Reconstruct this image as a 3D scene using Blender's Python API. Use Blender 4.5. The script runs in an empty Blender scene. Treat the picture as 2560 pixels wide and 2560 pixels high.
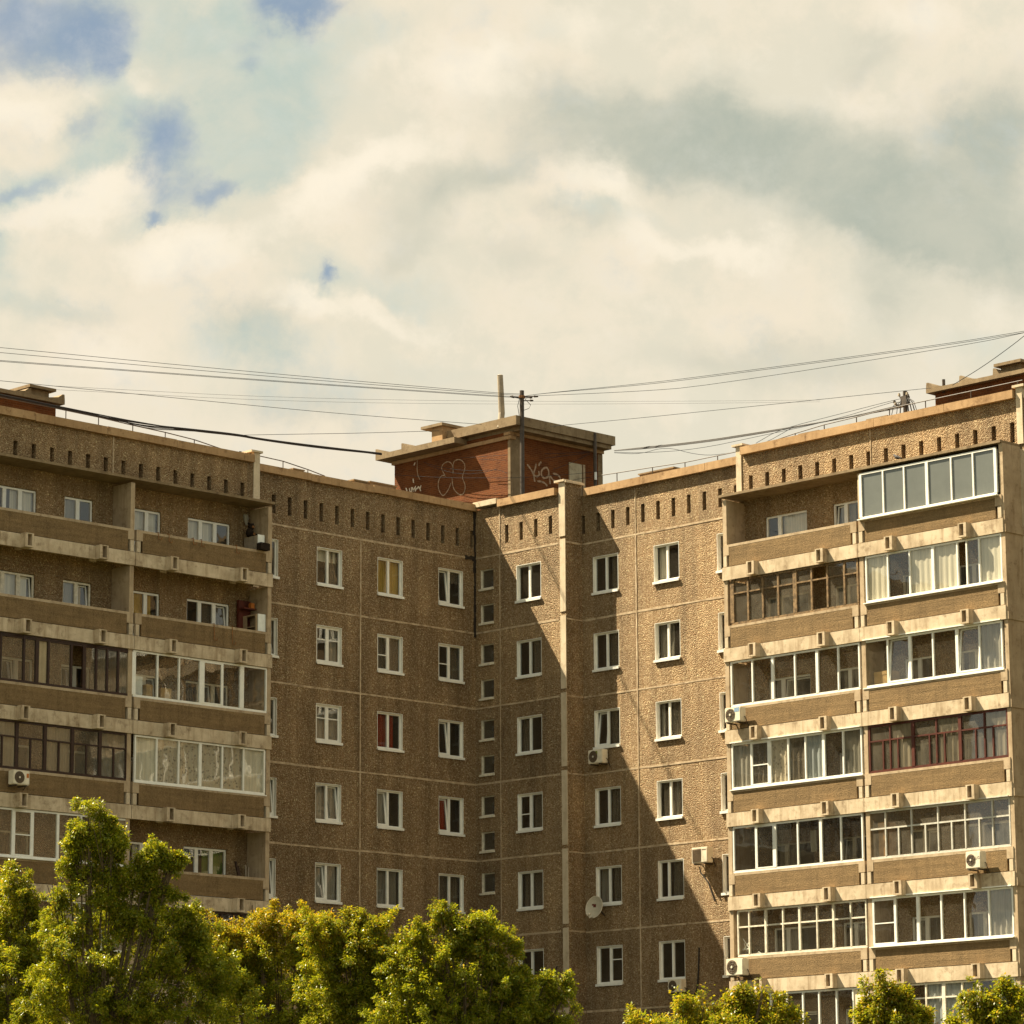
import bpy, bmesh, math, random
import numpy as np
from mathutils import Vector, Matrix
rad = math.radians
D={'cam':{'loc':[91.806,-88.725,1.226],'f':[-0.697527,0.688738,0.197728],'r':[0.701838,0.712316,-0.005299],'u':[0.144495,-0.135077,0.980243],'lens':123.296},'graf_left':[[[-4.361,29.542],[-4.36,29.739],[-4.394,29.917],[-4.551,30.065],[-4.726,30.092],[-4.937,30.027],[-5.025,29.892],[-4.937,29.73],[-4.78,29.509]],[[-4.36,29.714],[-4.359,29.911],[-4.307,30.051],[-4.098,30.086],[-3.889,30.034],[-3.716,29.859],[-3.682,29.682],[-3.787,29.477],[-3.85,29.34],[-3.788,29.208],[-3.685,29.021],[-3.686,28.825],[-3.79,28.669],[-3.929,28.654],[-4.102,28.729],[-4.31,28.92],[-4.397,29.13],[-4.42,29.428]],[[-4.797,29.548],[-4.973,29.6],[-5.113,29.511],[-5.201,29.352],[-5.202,29.154],[-5.132,28.971],[-4.939,28.745],[-4.729,28.861],[-4.571,29.033],[-4.484,29.217]],[[-6.386,30.604],[-6.393,30.231],[-6.404,29.984],[-6.333,29.749],[-6.226,29.608]],[[-6.511,30.349],[-6.583,30.236]],[[-7.047,29.411],[-6.975,29.263]],[[-6.85,29.368],[-6.814,29.226],[-6.707,29.16],[-6.725,29.387]],[[-6.671,29.379],[-6.6,29.194]],[[-6.475,29.398],[-6.636,29.199]],[[-6.511,29.18],[-6.458,29.321],[-6.404,29.238]],[[-6.422,29.241],[-6.315,29.374],[-6.262,29.242]],[[-6.173,29.377],[-6.244,29.239],[-6.191,29.156]],[[-6.636,29.721],[-6.6,29.542]]],'graf_right':[[[3.935,29.568],[4.118,29.425],[4.268,29.252],[4.349,28.948]],[[4.423,29.665],[4.371,29.438],[4.268,29.252],[4.351,29.167],[4.486,29.162],[4.605,29.253],[4.556,29.392]],[[4.963,29.598],[4.793,29.524],[4.691,29.387],[4.706,29.243],[4.824,29.15],[4.993,29.187],[5.113,29.302],[5.115,29.474],[5.031,29.584],[4.963,29.598]],[[5.113,29.327],[5.162,29.162],[5.177,28.969]],[[5.164,29.309],[5.298,29.182],[5.502,29.101],[5.672,29.138]],[[5.335,29.408],[5.573,29.418],[5.726,29.318],[5.775,29.178]],[[4.558,29.599],[4.626,29.719],[4.711,29.769]],[[4.484,28.991],[4.687,29.008],[4.889,28.977],[5.024,28.874]]],'brickwires':[[[-7.334,2.688,29.928],[-5.693,2.688,29.599],[-3.942,2.688,29.279],[-2.462,2.688,29.05],[-0.871,2.688,28.809]],[[-5.622,2.688,30.157],[-4.988,2.688,29.909],[-3.941,2.688,29.61],[-2.906,2.688,29.387],[-1.577,2.688,29.24],[-1.038,2.688,29.023]],[[-5.481,2.688,30.036],[-4.533,2.688,29.665],[-3.942,2.688,29.463],[-3.078,2.688,29.292],[-2.222,2.688,29.232],[-1.61,2.688,29.257]],[[-3.593,2.688,30.008],[-2.219,2.688,29.851],[-1.033,2.688,29.722]],[[-2.561,2.688,29.796],[-1.879,2.688,29.663],[-1.102,2.688,29.528]]],'brickwires2':[[[-0.854,2.139,28.719],[-0.854,3.132,28.875],[-0.854,4.135,29.057],[-0.854,5.833,29.389],[-0.854,7.702,29.797]],[[-0.854,5.017,29.478],[-0.854,5.597,29.698],[-0.854,6.182,29.968],[-0.854,7.05,30.394]],[[-0.854,4.581,29.852],[-0.854,5.499,30.063],[-0.854,7.051,30.443]],[[-0.854,4.549,30.018],[-0.854,5.5,30.173],[-0.854,7.156,30.496]],[[-0.854,5.864,29.136],[-0.854,6.691,29.379],[-0.854,7.699,29.611]]],'wires':[['thinL',0.009,[[-1.2,-22.851,29.714],[-1.151,-20.941,29.876],[-0.89,-9.957,30.81],[-0.644,1.848,31.929],[-0.62,3.085,32.094]]],['thinL',0.009,[[-1.2,-22.845,29.532],[-1.151,-20.936,29.704],[-0.89,-9.956,30.694],[-0.644,1.848,31.882],[-0.62,3.084,32.047]]],['thinL',0.009,[[-1.2,-22.836,29.243],[-1.151,-20.928,29.435],[-0.89,-9.954,30.548],[-0.644,1.847,31.82],[-0.62,3.084,31.985]]],['thinL',0.009,[[-1.2,-22.835,29.208],[-1.151,-20.927,29.401],[-0.89,-9.954,30.518],[-0.644,1.847,31.788],[-0.62,3.084,31.953]]],['ventwire',0.009,[[-1.5,-22.603,28.682],[-1.538,-20.51,28.865],[-1.748,-8.08,29.947],[-1.808,-4.14,30.318],[-1.9,2.194,30.979]]],['lowwire',0.009,[[-1.5,-10.193,28.585],[-1.704,-8.108,28.968],[-2.104,-3.869,29.732],[-2.5,0.534,30.57]]],['faint',0.005,[[-10.0,-11.943,31.574],[-16.467,4.603,34.903],[-22.933,24.131,38.997],[-28.663,44.43,43.265],[-32.0,57.773,46.053]]],['faint',0.005,[[-10.0,-11.94,31.438],[-16.467,4.605,34.749],[-22.933,24.13,38.857],[-28.663,44.427,43.148],[-32.0,57.769,45.949]]],['thinR',0.009,[[-0.636,3.1,31.99],[0.196,3.045,31.947],[5.989,2.648,31.265],[9.379,2.404,30.913],[21.023,1.488,29.803],[24.57,1.183,29.544],[26.624,1.0,29.392]]],['thinR',0.009,[[-0.636,3.1,31.99],[0.196,3.045,31.947],[5.988,2.648,31.212],[9.378,2.404,30.862],[21.021,1.488,29.755],[24.568,1.183,29.497],[26.622,1.0,29.346]]],['thinR',0.009,[[-0.593,3.1,31.998],[5.982,2.651,30.983],[9.369,2.406,30.547],[22.133,1.394,29.57],[24.567,1.183,29.491],[26.626,1.0,29.422]]],['roomwire',0.009,[[-0.488,4.5,31.026],[4.56,4.146,30.455],[8.003,3.894,30.086],[19.197,3.0,28.871]]],['farR',0.012,[[20.142,3.0,28.804],[21.502,3.0,29.23],[22.764,3.0,29.746],[23.204,3.0,29.953],[25.211,3.0,30.897]]],['blackL',0.022,[[-0.5,-23.302,28.09],[-1.006,-18.692,28.209],[-1.302,-15.882,28.278],[-1.458,-14.354,28.311],[-1.656,-12.389,28.502],[-1.904,-9.853,28.734],[-1.986,-8.997,28.74],[-2.279,-5.874,28.974],[-2.6,-2.332,29.281]]],['blackL',0.022,[[-0.5,-23.302,28.1],[-1.006,-18.691,28.164],[-1.302,-15.88,28.199],[-1.458,-14.353,28.248],[-1.656,-12.389,28.496],[-1.904,-9.853,28.701],[-1.986,-8.997,28.752],[-2.279,-5.873,28.893],[-2.6,-2.332,29.276]]],['blackL',0.022,[[-0.5,-23.302,28.102],[-1.006,-18.692,28.214],[-1.302,-15.882,28.277],[-1.458,-14.355,28.342],[-1.656,-12.388,28.439],[-1.904,-9.852,28.68],[-1.986,-8.997,28.702],[-2.279,-5.874,28.982],[-2.6,-2.332,29.224]]],['blackL',0.022,[[-0.5,-23.301,28.077],[-1.006,-18.691,28.172],[-1.302,-15.881,28.226],[-1.458,-14.355,28.325],[-1.656,-12.389,28.464],[-1.904,-9.853,28.687],[-1.986,-8.997,28.697],[-2.279,-5.874,28.907],[-2.6,-2.332,29.246]]],['blackL',0.015,[[-0.5,-23.3,28.044],[-1.006,-18.691,28.167],[-1.302,-15.881,28.238],[-1.458,-14.352,28.204],[-1.656,-12.389,28.46],[-1.904,-9.853,28.703],[-1.986,-8.997,28.761],[-2.279,-5.874,28.897],[-2.6,-2.332,29.243]]],['blackL',0.015,[[-0.5,-23.303,28.115],[-1.006,-18.692,28.194],[-1.302,-15.881,28.237],[-1.458,-14.351,28.148],[-1.656,-12.388,28.444],[-1.904,-9.853,28.7],[-1.986,-8.997,28.75],[-2.279,-5.874,28.946],[-2.6,-2.332,29.229]]],['blackR',0.02,[[3.364,4.0,29.39],[4.958,3.702,29.195],[8.826,2.957,28.711],[12.083,2.305,28.4],[13.971,1.916,28.215],[16.967,1.281,27.955],[19.52,0.722,27.81],[19.981,0.62,27.797]]],['blackR',0.02,[[3.364,4.0,29.39],[4.957,3.702,29.165],[8.826,2.957,28.681],[12.082,2.305,28.371],[13.97,1.916,28.198],[16.967,1.281,27.955],[19.519,0.722,27.769],[19.979,0.62,27.757]]],['blackR',0.02,[[3.364,4.0,29.39],[4.957,3.702,29.135],[8.825,2.957,28.652],[12.081,2.305,28.342],[13.97,1.916,28.181],[16.967,1.281,27.955],[19.518,0.722,27.728],[19.978,0.62,27.716]]],['sagR',0.009,[[3.839,3.5,29.147],[5.453,3.171,28.779],[7.045,2.841,28.774],[8.887,2.45,28.108],[10.319,2.142,27.819],[12.664,1.627,27.698],[14.575,1.2,27.989]]],['sagR',0.009,[[3.363,4.0,29.329],[4.963,3.693,28.981],[8.373,3.021,28.468],[12.125,2.252,28.24],[15.857,1.455,28.0],[19.609,0.62,27.957]]],['sagR',0.009,[[12.855,1.2,27.702],[14.053,1.106,27.99],[16.958,0.873,28.004],[19.51,0.661,28.021],[19.988,0.62,28.001]]]],'trees':{'A':{'base':[35.831,-45.248],'blobs':[[36.169,-45.706,9.133,0.176,0.271],[36.176,-45.713,9.18,0.128,0.24],[35.994,-45.783,8.781,0.319,0.24],[36.436,-45.323,8.739,0.271,0.208],[36.055,-45.709,8.742,0.359,0.359],[36.358,-45.446,8.896,0.335,0.359],[36.065,-45.576,8.311,0.495,0.479],[35.739,-45.873,8.196,0.319,0.279],[36.43,-45.262,8.504,0.24,0.24],[35.922,-45.552,7.724,0.559,0.479],[35.535,-45.9,7.571,0.359,0.319],[35.469,-46.057,7.884,0.2,0.176],[36.421,-45.09,7.877,0.439,0.279],[36.871,-44.746,8.266,0.399,0.224],[36.72,-44.877,8.188,0.359,0.2],[36.871,-44.746,8.266,0.359,0.2],[37.208,-44.405,8.263,0.224,0.112],[37.182,-44.435,8.279,0.224,0.096],[37.037,-44.628,8.437,0.16,0.192],[37.049,-44.606,8.405,0.144,0.16],[37.112,-44.479,8.185,0.24,0.128],[37.268,-44.352,8.294,0.144,0.096],[36.942,-44.539,7.795,0.24,0.16],[36.538,-44.871,7.524,0.479,0.359],[36.897,-44.551,7.678,0.112,0.176],[37.148,-44.24,7.48,0.24,0.2],[36.014,-45.256,7.018,0.719,0.559],[36.619,-44.62,6.936,0.798,0.479],[37.247,-44.005,7.009,0.479,0.319],[35.431,-45.803,6.866,0.639,0.479],[35.876,-45.127,6.079,1.038,0.719],[36.739,-44.295,6.23,0.878,0.639],[35.113,-45.833,5.85,0.958,0.719],[36.041,-44.734,5.295,1.277,0.639],[37.211,-43.862,6.383,0.479,0.399],[37.331,-43.537,5.677,0.639,0.559],[37.363,-43.786,6.656,0.399,0.319],[37.529,-43.449,6.067,0.479,0.479],[37.147,-44.129,7.088,0.319,0.24],[37.474,-43.234,5.127,0.958,0.479],[36.466,-44.258,5.135,1.118,0.479],[35.503,-45.325,5.455,1.118,0.639],[36.509,-44.844,7.328,0.479,0.319]],'n':120000,'d':70,'hue':0},'B':{'base':[33.05,-45.205],'blobs':[[33.29,-45.485,8.321,0.115,0.246],[33.271,-45.412,7.999,0.263,0.287],[33.396,-45.192,7.675,0.37,0.37],[33.113,-45.433,7.516,0.493,0.493],[33.452,-45.019,7.272,0.328,0.328],[33.162,-45.198,6.871,0.739,0.493],[32.929,-45.204,6.067,0.903,0.739],[33.413,-44.758,6.225,0.657,0.575],[33.052,-44.87,5.341,1.232,0.575],[32.515,-45.716,6.392,0.657,0.985]],'n':56000,'d':72,'hue':0.15},'C':{'base':[32.462,-37.206],'blobs':[[31.553,-38.304,7.526,0.623,0.356],[32.44,-37.429,7.607,0.801,0.356],[32.901,-36.886,7.342,0.623,0.356],[31.114,-38.624,7.093,0.712,0.445],[32.078,-37.942,8.116,0.089,0.196],[32.089,-37.831,7.767,0.311,0.311],[32.362,-37.599,7.922,0.16,0.249],[32.375,-37.49,7.59,0.445,0.356],[31.8,-38.048,7.507,0.445,0.267],[32.7,-37.185,7.675,0.445,0.231],[33.088,-36.817,7.759,0.356,0.231],[31.999,-37.747,7.156,0.801,0.534],[32.748,-36.986,7.151,0.534,0.445],[31.431,-38.373,7.335,0.356,0.267],[32.823,-36.935,7.237,0.712,0.4],[31.473,-38.23,6.986,0.534,0.445],[32.27,-37.271,6.456,1.157,0.712],[31.582,-37.844,6.025,1.068,0.712],[32.856,-36.601,6.189,0.712,0.712],[32.129,-37.138,5.497,1.779,0.534],[32.809,-36.8,6.714,0.801,0.534],[32.941,-36.315,5.49,1.068,0.534],[31.784,-37.79,6.547,0.801,0.534]],'n':78000,'d':78,'hue':0.75},'D':{'base':[36.572,-38.766],'blobs':[[36.846,-38.618,7.062,0.506,0.338],[36.725,-38.563,6.442,0.675,0.506],[37.223,-38.105,6.604,0.506,0.422],[36.046,-39.43,7.068,0.506,0.338],[36.698,-38.919,7.585,0.152,0.203],[36.669,-38.857,7.271,0.236,0.253],[36.504,-39.049,7.355,0.211,0.186],[36.995,-38.527,7.268,0.253,0.203],[36.988,-38.462,7.02,0.338,0.253],[36.396,-39.064,7.024,0.591,0.338],[36.255,-39.278,7.274,0.186,0.169],[36.572,-38.766,6.609,0.844,0.422],[36.878,-38.36,6.275,0.591,0.422],[36.91,-38.447,6.689,0.422,0.38],[37.115,-38.119,6.273,0.422,0.422],[36.192,-39.104,6.446,0.76,0.591],[36.331,-38.772,5.782,0.928,0.675],[36.899,-38.148,5.613,0.675,0.591],[36.364,-38.572,5.202,1.266,0.422],[35.927,-39.087,5.454,0.76,0.506],[37.114,-38.002,5.859,0.675,0.506],[36.83,-38.314,5.944,0.76,0.506]],'n':78000,'d':74,'hue':0.25},'E':{'base':[40.289,-39.292],'blobs':[[40.115,-39.75,7.366,0.178,0.13],[40.24,-39.601,7.286,0.162,0.113],[40.423,-39.362,7.102,0.364,0.162],[40.026,-39.766,7.105,0.211,0.113],[39.727,-40.008,6.892,0.146,0.178],[39.757,-39.902,6.63,0.324,0.243],[40.645,-39.126,7.06,0.146,0.243],[40.667,-39.036,6.822,0.324,0.202],[40.342,-39.342,6.745,0.486,0.243],[40.854,-38.845,6.82,0.146,0.097],[40.068,-39.529,6.429,0.648,0.364],[40.625,-38.941,6.345,0.486,0.324],[41.012,-38.583,6.461,0.211,0.178],[39.408,-40.131,6.195,0.445,0.364],[40.834,-38.638,6.026,0.405,0.283],[40.157,-39.279,5.872,0.891,0.486],[41.066,-38.357,5.865,0.324,0.211],[41.39,-38.05,5.942,0.162,0.081],[41.225,-38.173,5.784,0.283,0.162],[39.553,-39.823,5.638,0.648,0.486],[40.724,-38.59,5.47,0.729,0.405],[40.052,-39.181,5.158,1.215,0.486],[41.28,-38.002,5.387,0.364,0.202],[41.531,-37.794,5.544,0.113,0.113],[41.686,-37.717,5.821,0.113,0.146],[41.747,-37.552,5.463,0.13,0.097],[41.404,-37.786,5.068,0.405,0.243],[39.642,-39.574,5.081,0.972,0.405],[40.54,-38.64,4.995,0.972,0.405],[41.12,-38.074,5.07,0.648,0.324],[39.244,-39.978,5.084,0.729,0.405]],'n':109000,'d':71,'hue':0.1},'F':{'base':[51.344,-43.831],'blobs':[[50.188,-44.698,4.499,0.082,0.062],[50.443,-44.44,4.504,0.096,0.062],[50.729,-44.239,4.81,0.075,0.096],[50.753,-44.168,4.649,0.164,0.13],[51.033,-43.961,4.916,0.109,0.13],[50.926,-44.002,4.681,0.267,0.178],[51.209,-43.705,4.646,0.294,0.178],[51.547,-43.459,4.979,0.109,0.123],[51.459,-43.47,4.711,0.24,0.151],[51.767,-43.243,5.004,0.096,0.123],[51.772,-43.154,4.709,0.205,0.205],[51.987,-42.981,4.868,0.082,0.13],[51.973,-42.92,4.606,0.157,0.157],[51.42,-43.434,4.443,0.705,0.178],[52.107,-42.765,4.538,0.075,0.062],[50.699,-44.165,4.448,0.527,0.144],[51.66,-43.19,4.441,0.527,0.144]],'n':18500,'d':60,'hue':0.35},'G':{'base':[54.735,-43.254],'blobs':[[54.496,-43.392,5.036,0.073,0.139],[54.444,-43.389,4.842,0.172,0.119],[54.648,-43.173,4.808,0.258,0.126],[54.82,-42.971,4.709,0.172,0.126],[54.346,-43.433,4.648,0.172,0.172],[54.605,-43.132,4.516,0.37,0.198],[54.87,-42.836,4.417,0.232,0.152],[54.22,-43.496,4.422,0.119,0.119],[54.567,-43.097,4.257,0.509,0.172],[55.076,-42.621,4.396,0.06,0.073],[54.53,-43.153,4.322,0.509,0.152]],'n':16500,'d':58,'hue':0.3},'H':{'base':[55.85,-42.123],'blobs':[[55.762,-42.086,4.949,0.106,0.079],[55.712,-42.084,4.768,0.198,0.146],[55.516,-42.264,4.704,0.198,0.126],[55.976,-41.834,4.83,0.198,0.146],[56.073,-41.698,4.7,0.232,0.172],[55.72,-42.001,4.508,0.456,0.198],[55.339,-42.369,4.446,0.198,0.126],[56.072,-41.607,4.375,0.344,0.232],[55.584,-42.055,4.217,0.622,0.172],[55.877,-41.786,4.312,0.344,0.172]],'n':18500,'d':58,'hue':0.2}},'blue':[[-0.14028,0.14142,0.02737,0.01711,0,1.15],[-0.12146,0.1323,0.01255,0.01369,-20,1.0],[-0.1169,0.12546,0.00513,0.00513,0,0.6],[-0.06615,0.14427,0.01369,0.00912,0,1.0],[-0.05703,0.14542,0.01369,0.0057,0,0.7],[-0.10036,0.10036,0.01369,0.01597,20,1.15],[-0.08554,0.09181,0.00912,0.0057,35,0.9],[-0.10036,0.08554,0.0057,0.00342,0,0.7],[-0.14713,0.07413,0.00456,0.00798,0,0.9],[-0.05406,0.06786,0.00411,0.00502,20,1.0],[-0.07755,0.12489,0.00684,0.00365,0,0.5],[-0.12146,0.10892,0.00798,0.0057,0,0.55],[-0.14142,0.09409,0.01597,0.00388,8,0.55],[-0.07527,0.1323,0.00798,0.00684,0,0.35]],'teal':[[-0.11177,0.138,0.03422,0.02281,0,1.1],[-0.07071,0.1323,0.02737,0.02281,0,1.15],[-0.09238,0.10265,0.03878,0.02623,20,1.15],[-0.07071,0.10835,0.02509,0.01711,0,0.8],[-0.13914,0.09409,0.02965,0.00912,8,0.8],[-0.05589,0.06729,0.01255,0.01026,0,0.8],[-0.0365,0.06159,0.02737,0.01026,0,0.55],[-0.07071,0.04562,0.02509,0.01369,0,0.55],[-0.03764,0.13686,0.01825,0.01255,0,0.5],[0.01369,0.138,0.01255,0.00912,0,0.6],[-0.14599,0.07527,0.01255,0.01711,0,0.8],[-0.13914,0.12888,0.01825,0.0057,0,0.3],[-0.11861,0.11177,0.01825,0.01369,0,0.6],[-0.04904,0.11975,0.01825,0.01369,0,0.4],[0.02509,0.08668,0.01597,0.00684,-15,0.5],[-0.1323,0.05931,0.02509,0.00684,0,0.4],[0.0479,0.08212,0.02965,0.00684,-15,0.5],[0.13344,0.04562,0.02281,0.00912,0,0.4],[-0.02623,0.03764,0.02509,0.00684,0,0.35]],'grey':[[0.02281,0.11177,0.04106,0.01369,-10,0.75],[0.0536,0.10835,0.04106,0.02053,0,0.85],[0.07984,0.09694,0.05246,0.02167,-25,1.0],[0.11177,0.0901,0.04106,0.02395,-20,1.15],[0.13914,0.10835,0.01939,0.02167,0,1.05],[0.11519,0.0787,0.02509,0.01255,-15,1.0],[0.13914,0.07299,0.02509,0.02167,0,0.7],[-0.01141,0.09694,0.03422,0.01026,15,0.75],[-0.02623,0.08212,0.01825,0.00912,30,0.5],[0.06843,0.04562,0.0479,0.00912,0,0.6],[0.10949,0.05931,0.01483,0.01255,-30,0.65],[-0.06843,0.05132,0.01483,0.01483,0,0.6],[0.0,0.07185,0.02167,0.00798,0,0.4],[0.01825,0.0844,0.01939,0.0057,-10,0.55],[0.09922,0.13116,0.02053,0.00912,0,0.5],[-0.12888,0.05817,0.02281,0.00684,0,0.4],[-0.05474,0.03193,0.03878,0.00798,0,0.4],[-0.03193,0.07185,0.01597,0.00684,20,0.4],[0.09352,0.03764,0.03422,0.00684,0,0.4]],'white':[[-0.00798,0.12432,0.02053,0.01255,0,1.1],[-0.09124,0.07641,0.02623,0.00912,5,1.1],[-0.05246,0.09124,0.02509,0.01255,30,1.0],[-0.03193,0.10265,0.02053,0.00912,30,0.7],[0.02281,0.13914,0.02509,0.01141,0,0.6],[0.02281,0.09808,0.01369,0.00912,-30,0.8],[0.03193,0.09238,0.01369,0.00798,-40,0.6],[0.11405,0.13914,0.02281,0.00912,0,0.6],[-0.11747,0.09124,0.02623,0.00798,0,0.9],[-0.13914,0.11633,0.02281,0.00798,0,0.9],[-0.13572,0.0844,0.02509,0.00684,0,0.6],[-0.04334,0.05474,0.02965,0.00684,-20,0.7],[-0.11519,0.04904,0.02281,0.00912,0,0.6],[0.13914,0.05703,0.01597,0.01026,0,0.6],[-0.13458,0.1266,0.01597,0.0057,0,0.5],[0.0479,0.07755,0.02737,0.00684,-12,0.8],[-0.05931,0.05817,0.00684,0.00798,20,0.7],[-0.10835,0.11975,0.00912,0.00684,-30,0.6],[-0.03193,0.1323,0.01825,0.01026,0,0.4],[0.07071,0.07527,0.01825,0.00684,-15,0.6],[0.08782,0.11747,0.02509,0.00798,-10,0.4]]}
S = bpy.context.scene
COL = S.collection
GZ = -0.4                                   # ground level
# ------------------------------------------------------------------ camera
cd = bpy.data.cameras.new('camera'); cam = bpy.data.objects.new('camera', cd); COL.objects.link(cam)
Fv, Rv, Uv = (Vector(D['cam'][k]) for k in 'fru')
mw = Matrix((Rv, Uv, -Fv)).transposed().to_4x4(); mw.translation = Vector(D['cam']['loc'])
cam.matrix_world = mw
cd.sensor_width = 36.0; cd.lens = D['cam']['lens']; cd.clip_start = 0.5; cd.clip_end = 3000
S.camera = cam
# ------------------------------------------------------------------ exposure, sun, sky
S.view_settings.view_transform = 'Standard'; S.view_settings.look = 'None'
EXPO = 1.92
S.view_settings.exposure = EXPO; S.view_settings.gamma = 1
S.cycles.use_denoising = True
S.cycles.max_bounces = 8; S.cycles.transparent_max_bounces = 12
SUN = Vector((-1.92, -1.0, 2.95)).normalized()          # towards the sun
sl = bpy.data.lights.new('sun', 'SUN'); so = bpy.data.objects.new('sun', sl); COL.objects.link(so)
sl.energy = 5.0; sl.angle = rad(0.5); sl.color = (1.0, 0.90, 0.68)
so.location = (-60, -40, 90); so.rotation_euler = (-SUN).to_track_quat('-Z', 'Y').to_euler()
W = bpy.data.worlds.new('World'); S.world = W; W.use_nodes = True
wt = W.node_tree; wn = wt.nodes; wl = wt.links; wn.clear()
BGS = 0.05
def N(t, **kw):
    n = wn.new(t)
    for k, v in kw.items(): setattr(n, k, v)
    return n
def M(op, a, b=None, c=None, clamp=False):
    n = N('ShaderNodeMath', operation=op, use_clamp=clamp)
    for i, v in enumerate((a, b, c)):
        if v is None: continue
        if isinstance(v, (int, float)): n.inputs[i].default_value = v
        else: wl.new(v, n.inputs[i])
    return n.outputs[0]
def VM(op, a, b=None):
    n = N('ShaderNodeVectorMath', operation=op)
    for i, v in enumerate((a, b)):
        if v is None: continue
        if isinstance(v, (tuple, list, Vector)): n.inputs[i].default_value = tuple(v)
        else: wl.new(v, n.inputs[i])
    return n.outputs['Value'] if op in ('DOT_PRODUCT', 'LENGTH') else n.outputs[0]
def NZ(vec, scale, detail=6, rough=.6, dist=0, col=False):
    n = N('ShaderNodeTexNoise'); wl.new(vec, n.inputs['Vector'])
    n.inputs['Scale'].default_value = scale; n.inputs['Detail'].default_value = detail
    n.inputs['Roughness'].default_value = rough; n.inputs['Distortion'].default_value = dist
    return n.outputs['Color' if col else 'Fac']
def SS(v, a, b, lo=0., hi=1.):
    n = N('ShaderNodeMapRange', interpolation_type='SMOOTHSTEP'); wl.new(v, n.inputs[0])
    for i, x in enumerate((a, b, lo, hi)): n.inputs[i + 1].default_value = x
    return n.outputs[0]
def MIX(f, a, b):
    n = N('ShaderNodeMix', data_type='RGBA')
    if isinstance(f, float): n.inputs[0].default_value = f
    else: wl.new(f, n.inputs[0])
    for i, v in ((6, a), (7, b)):
        if isinstance(v, tuple): n.inputs[i].default_value = v + (1,)
        else: wl.new(v, n.inputs[i])
    return n.outputs[2]
K = 1.0 / (2 ** EXPO * BGS)                       # cloud radiance as it should appear -> background units
def KC(r, g, b): return (r * K, g * K, b * K)
tc = N('ShaderNodeTexCoord'); dirv = tc.outputs['Generated']
fz = M('MAXIMUM', VM('DOT_PRODUCT', dirv, Fv), .05)
sa = M('DIVIDE', VM('DOT_PRODUCT', dirv, Rv), fz); sb_ = M('DIVIDE', VM('DOT_PRODUCT', dirv, Uv), fz)
cmb = N('ShaderNodeCombineXYZ'); wl.new(sa, cmb.inputs[0]); wl.new(sb_, cmb.inputs[1])
p0 = cmb.outputs[0]
def warp(p, sc, amt, det):
    o = VM('SUBTRACT', NZ(p, sc, det, .6, 0, True), (.5, .5, .5))
    n = N('ShaderNodeVectorMath', operation='SCALE'); wl.new(o, n.inputs[0]); n.inputs['Scale'].default_value = amt
    return VM('ADD', p, n.outputs[0])
pw = warp(warp(p0, 11, .020, 3), 30, .034, 8)
flat = N('ShaderNodeVectorMath', operation='MULTIPLY'); wl.new(pw, flat.inputs[0]); flat.inputs[1].default_value = (1, 1, 0)
pw = flat.outputs[0]
def blobs(lst):
    acc = None
    for (x, y, rx, ry, rot, w) in lst:
        m = N('ShaderNodeMapping', vector_type='TEXTURE'); wl.new(pw, m.inputs[0])
        m.inputs[1].default_value = (x, y, 0); m.inputs[2].default_value = (0, 0, rad(rot)); m.inputs[3].default_value = (rx * 1.25, ry * 1.25, 1)
        v = SS(VM('LENGTH', m.outputs[0]), 1.0, 0.0, 0., w)
        acc = v if acc is None else M('ADD', acc, v)
    return acc
fb = NZ(p0, 14, 9, .62, .2)                      # billows
fb2 = NZ(p0, 48, 8, .66, .15)                    # wisps
wob = M('ADD', M('MULTIPLY', M('SUBTRACT', fb, .5), 1.5), M('MULTIPLY', M('SUBTRACT', fb2, .5), 1.0))
grey = M('MULTIPLY', SS(M('ADD', blobs(D['grey']), M('MULTIPLY', wob, .8)), -.12, 1.25), 1.0)
wb = blobs(D['white'])
teal = SS(M('SUBTRACT', M('ADD', blobs(D['teal']), M('MULTIPLY', wob, .9)), M('MULTIPLY', wb, .75)), -.05, .95)
blue = SS(M('ADD', blobs(D['blue']), M('MULTIPLY', wob, .75)), -.05, 1.2)
wht = SS(M('ADD', wb, M('MULTIPLY', wob, .9)), 0., 1.1)
base = MIX(SS(M('ADD', fb, M('MULTIPLY', M('SUBTRACT', fb2, .5), .45)), .40, .62), KC(.80, .745, .59), KC(.96, .835, .64))
base = MIX(wht, base, KC(1.0, .90, .72))
mot = SS(M('ADD', NZ(p0, 22, 8, .65, .3), M('MULTIPLY', M('SUBTRACT', fb2, .5), .5)), .30, .70)
base = MIX(M('MULTIPLY', grey, M('ADD', M('MULTIPLY', mot, .34), .60)), base, KC(.43, .475, .40))
base = MIX(M('MULTIPLY', teal, M('ADD', M('MULTIPLY', mot, .55), .42)), base, KC(.50, .60, .54))
sky = N('ShaderNodeTexSky', sky_type='NISHITA'); sky.sun_disc = False
sky.sun_elevation = math.asin(SUN.z); sky.sun_rotation = math.atan2(SUN.x, SUN.y)
clear = MIX(.85, sky.outputs[0], KC(.25, .325, .41))   # open sky seen through thin summer haze
base = MIX(M('MULTIPLY', blue, .95), base, clear)
base = MIX(M('MULTIPLY', SS(fb2, .45, .75), .22), base, KC(1.0, .93, .78))
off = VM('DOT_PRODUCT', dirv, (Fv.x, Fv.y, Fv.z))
boost = SS(off, .96, .70, 1.0, 1.12)              # cloud sky outside the view raised to add ambient light on shaded walls
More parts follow.
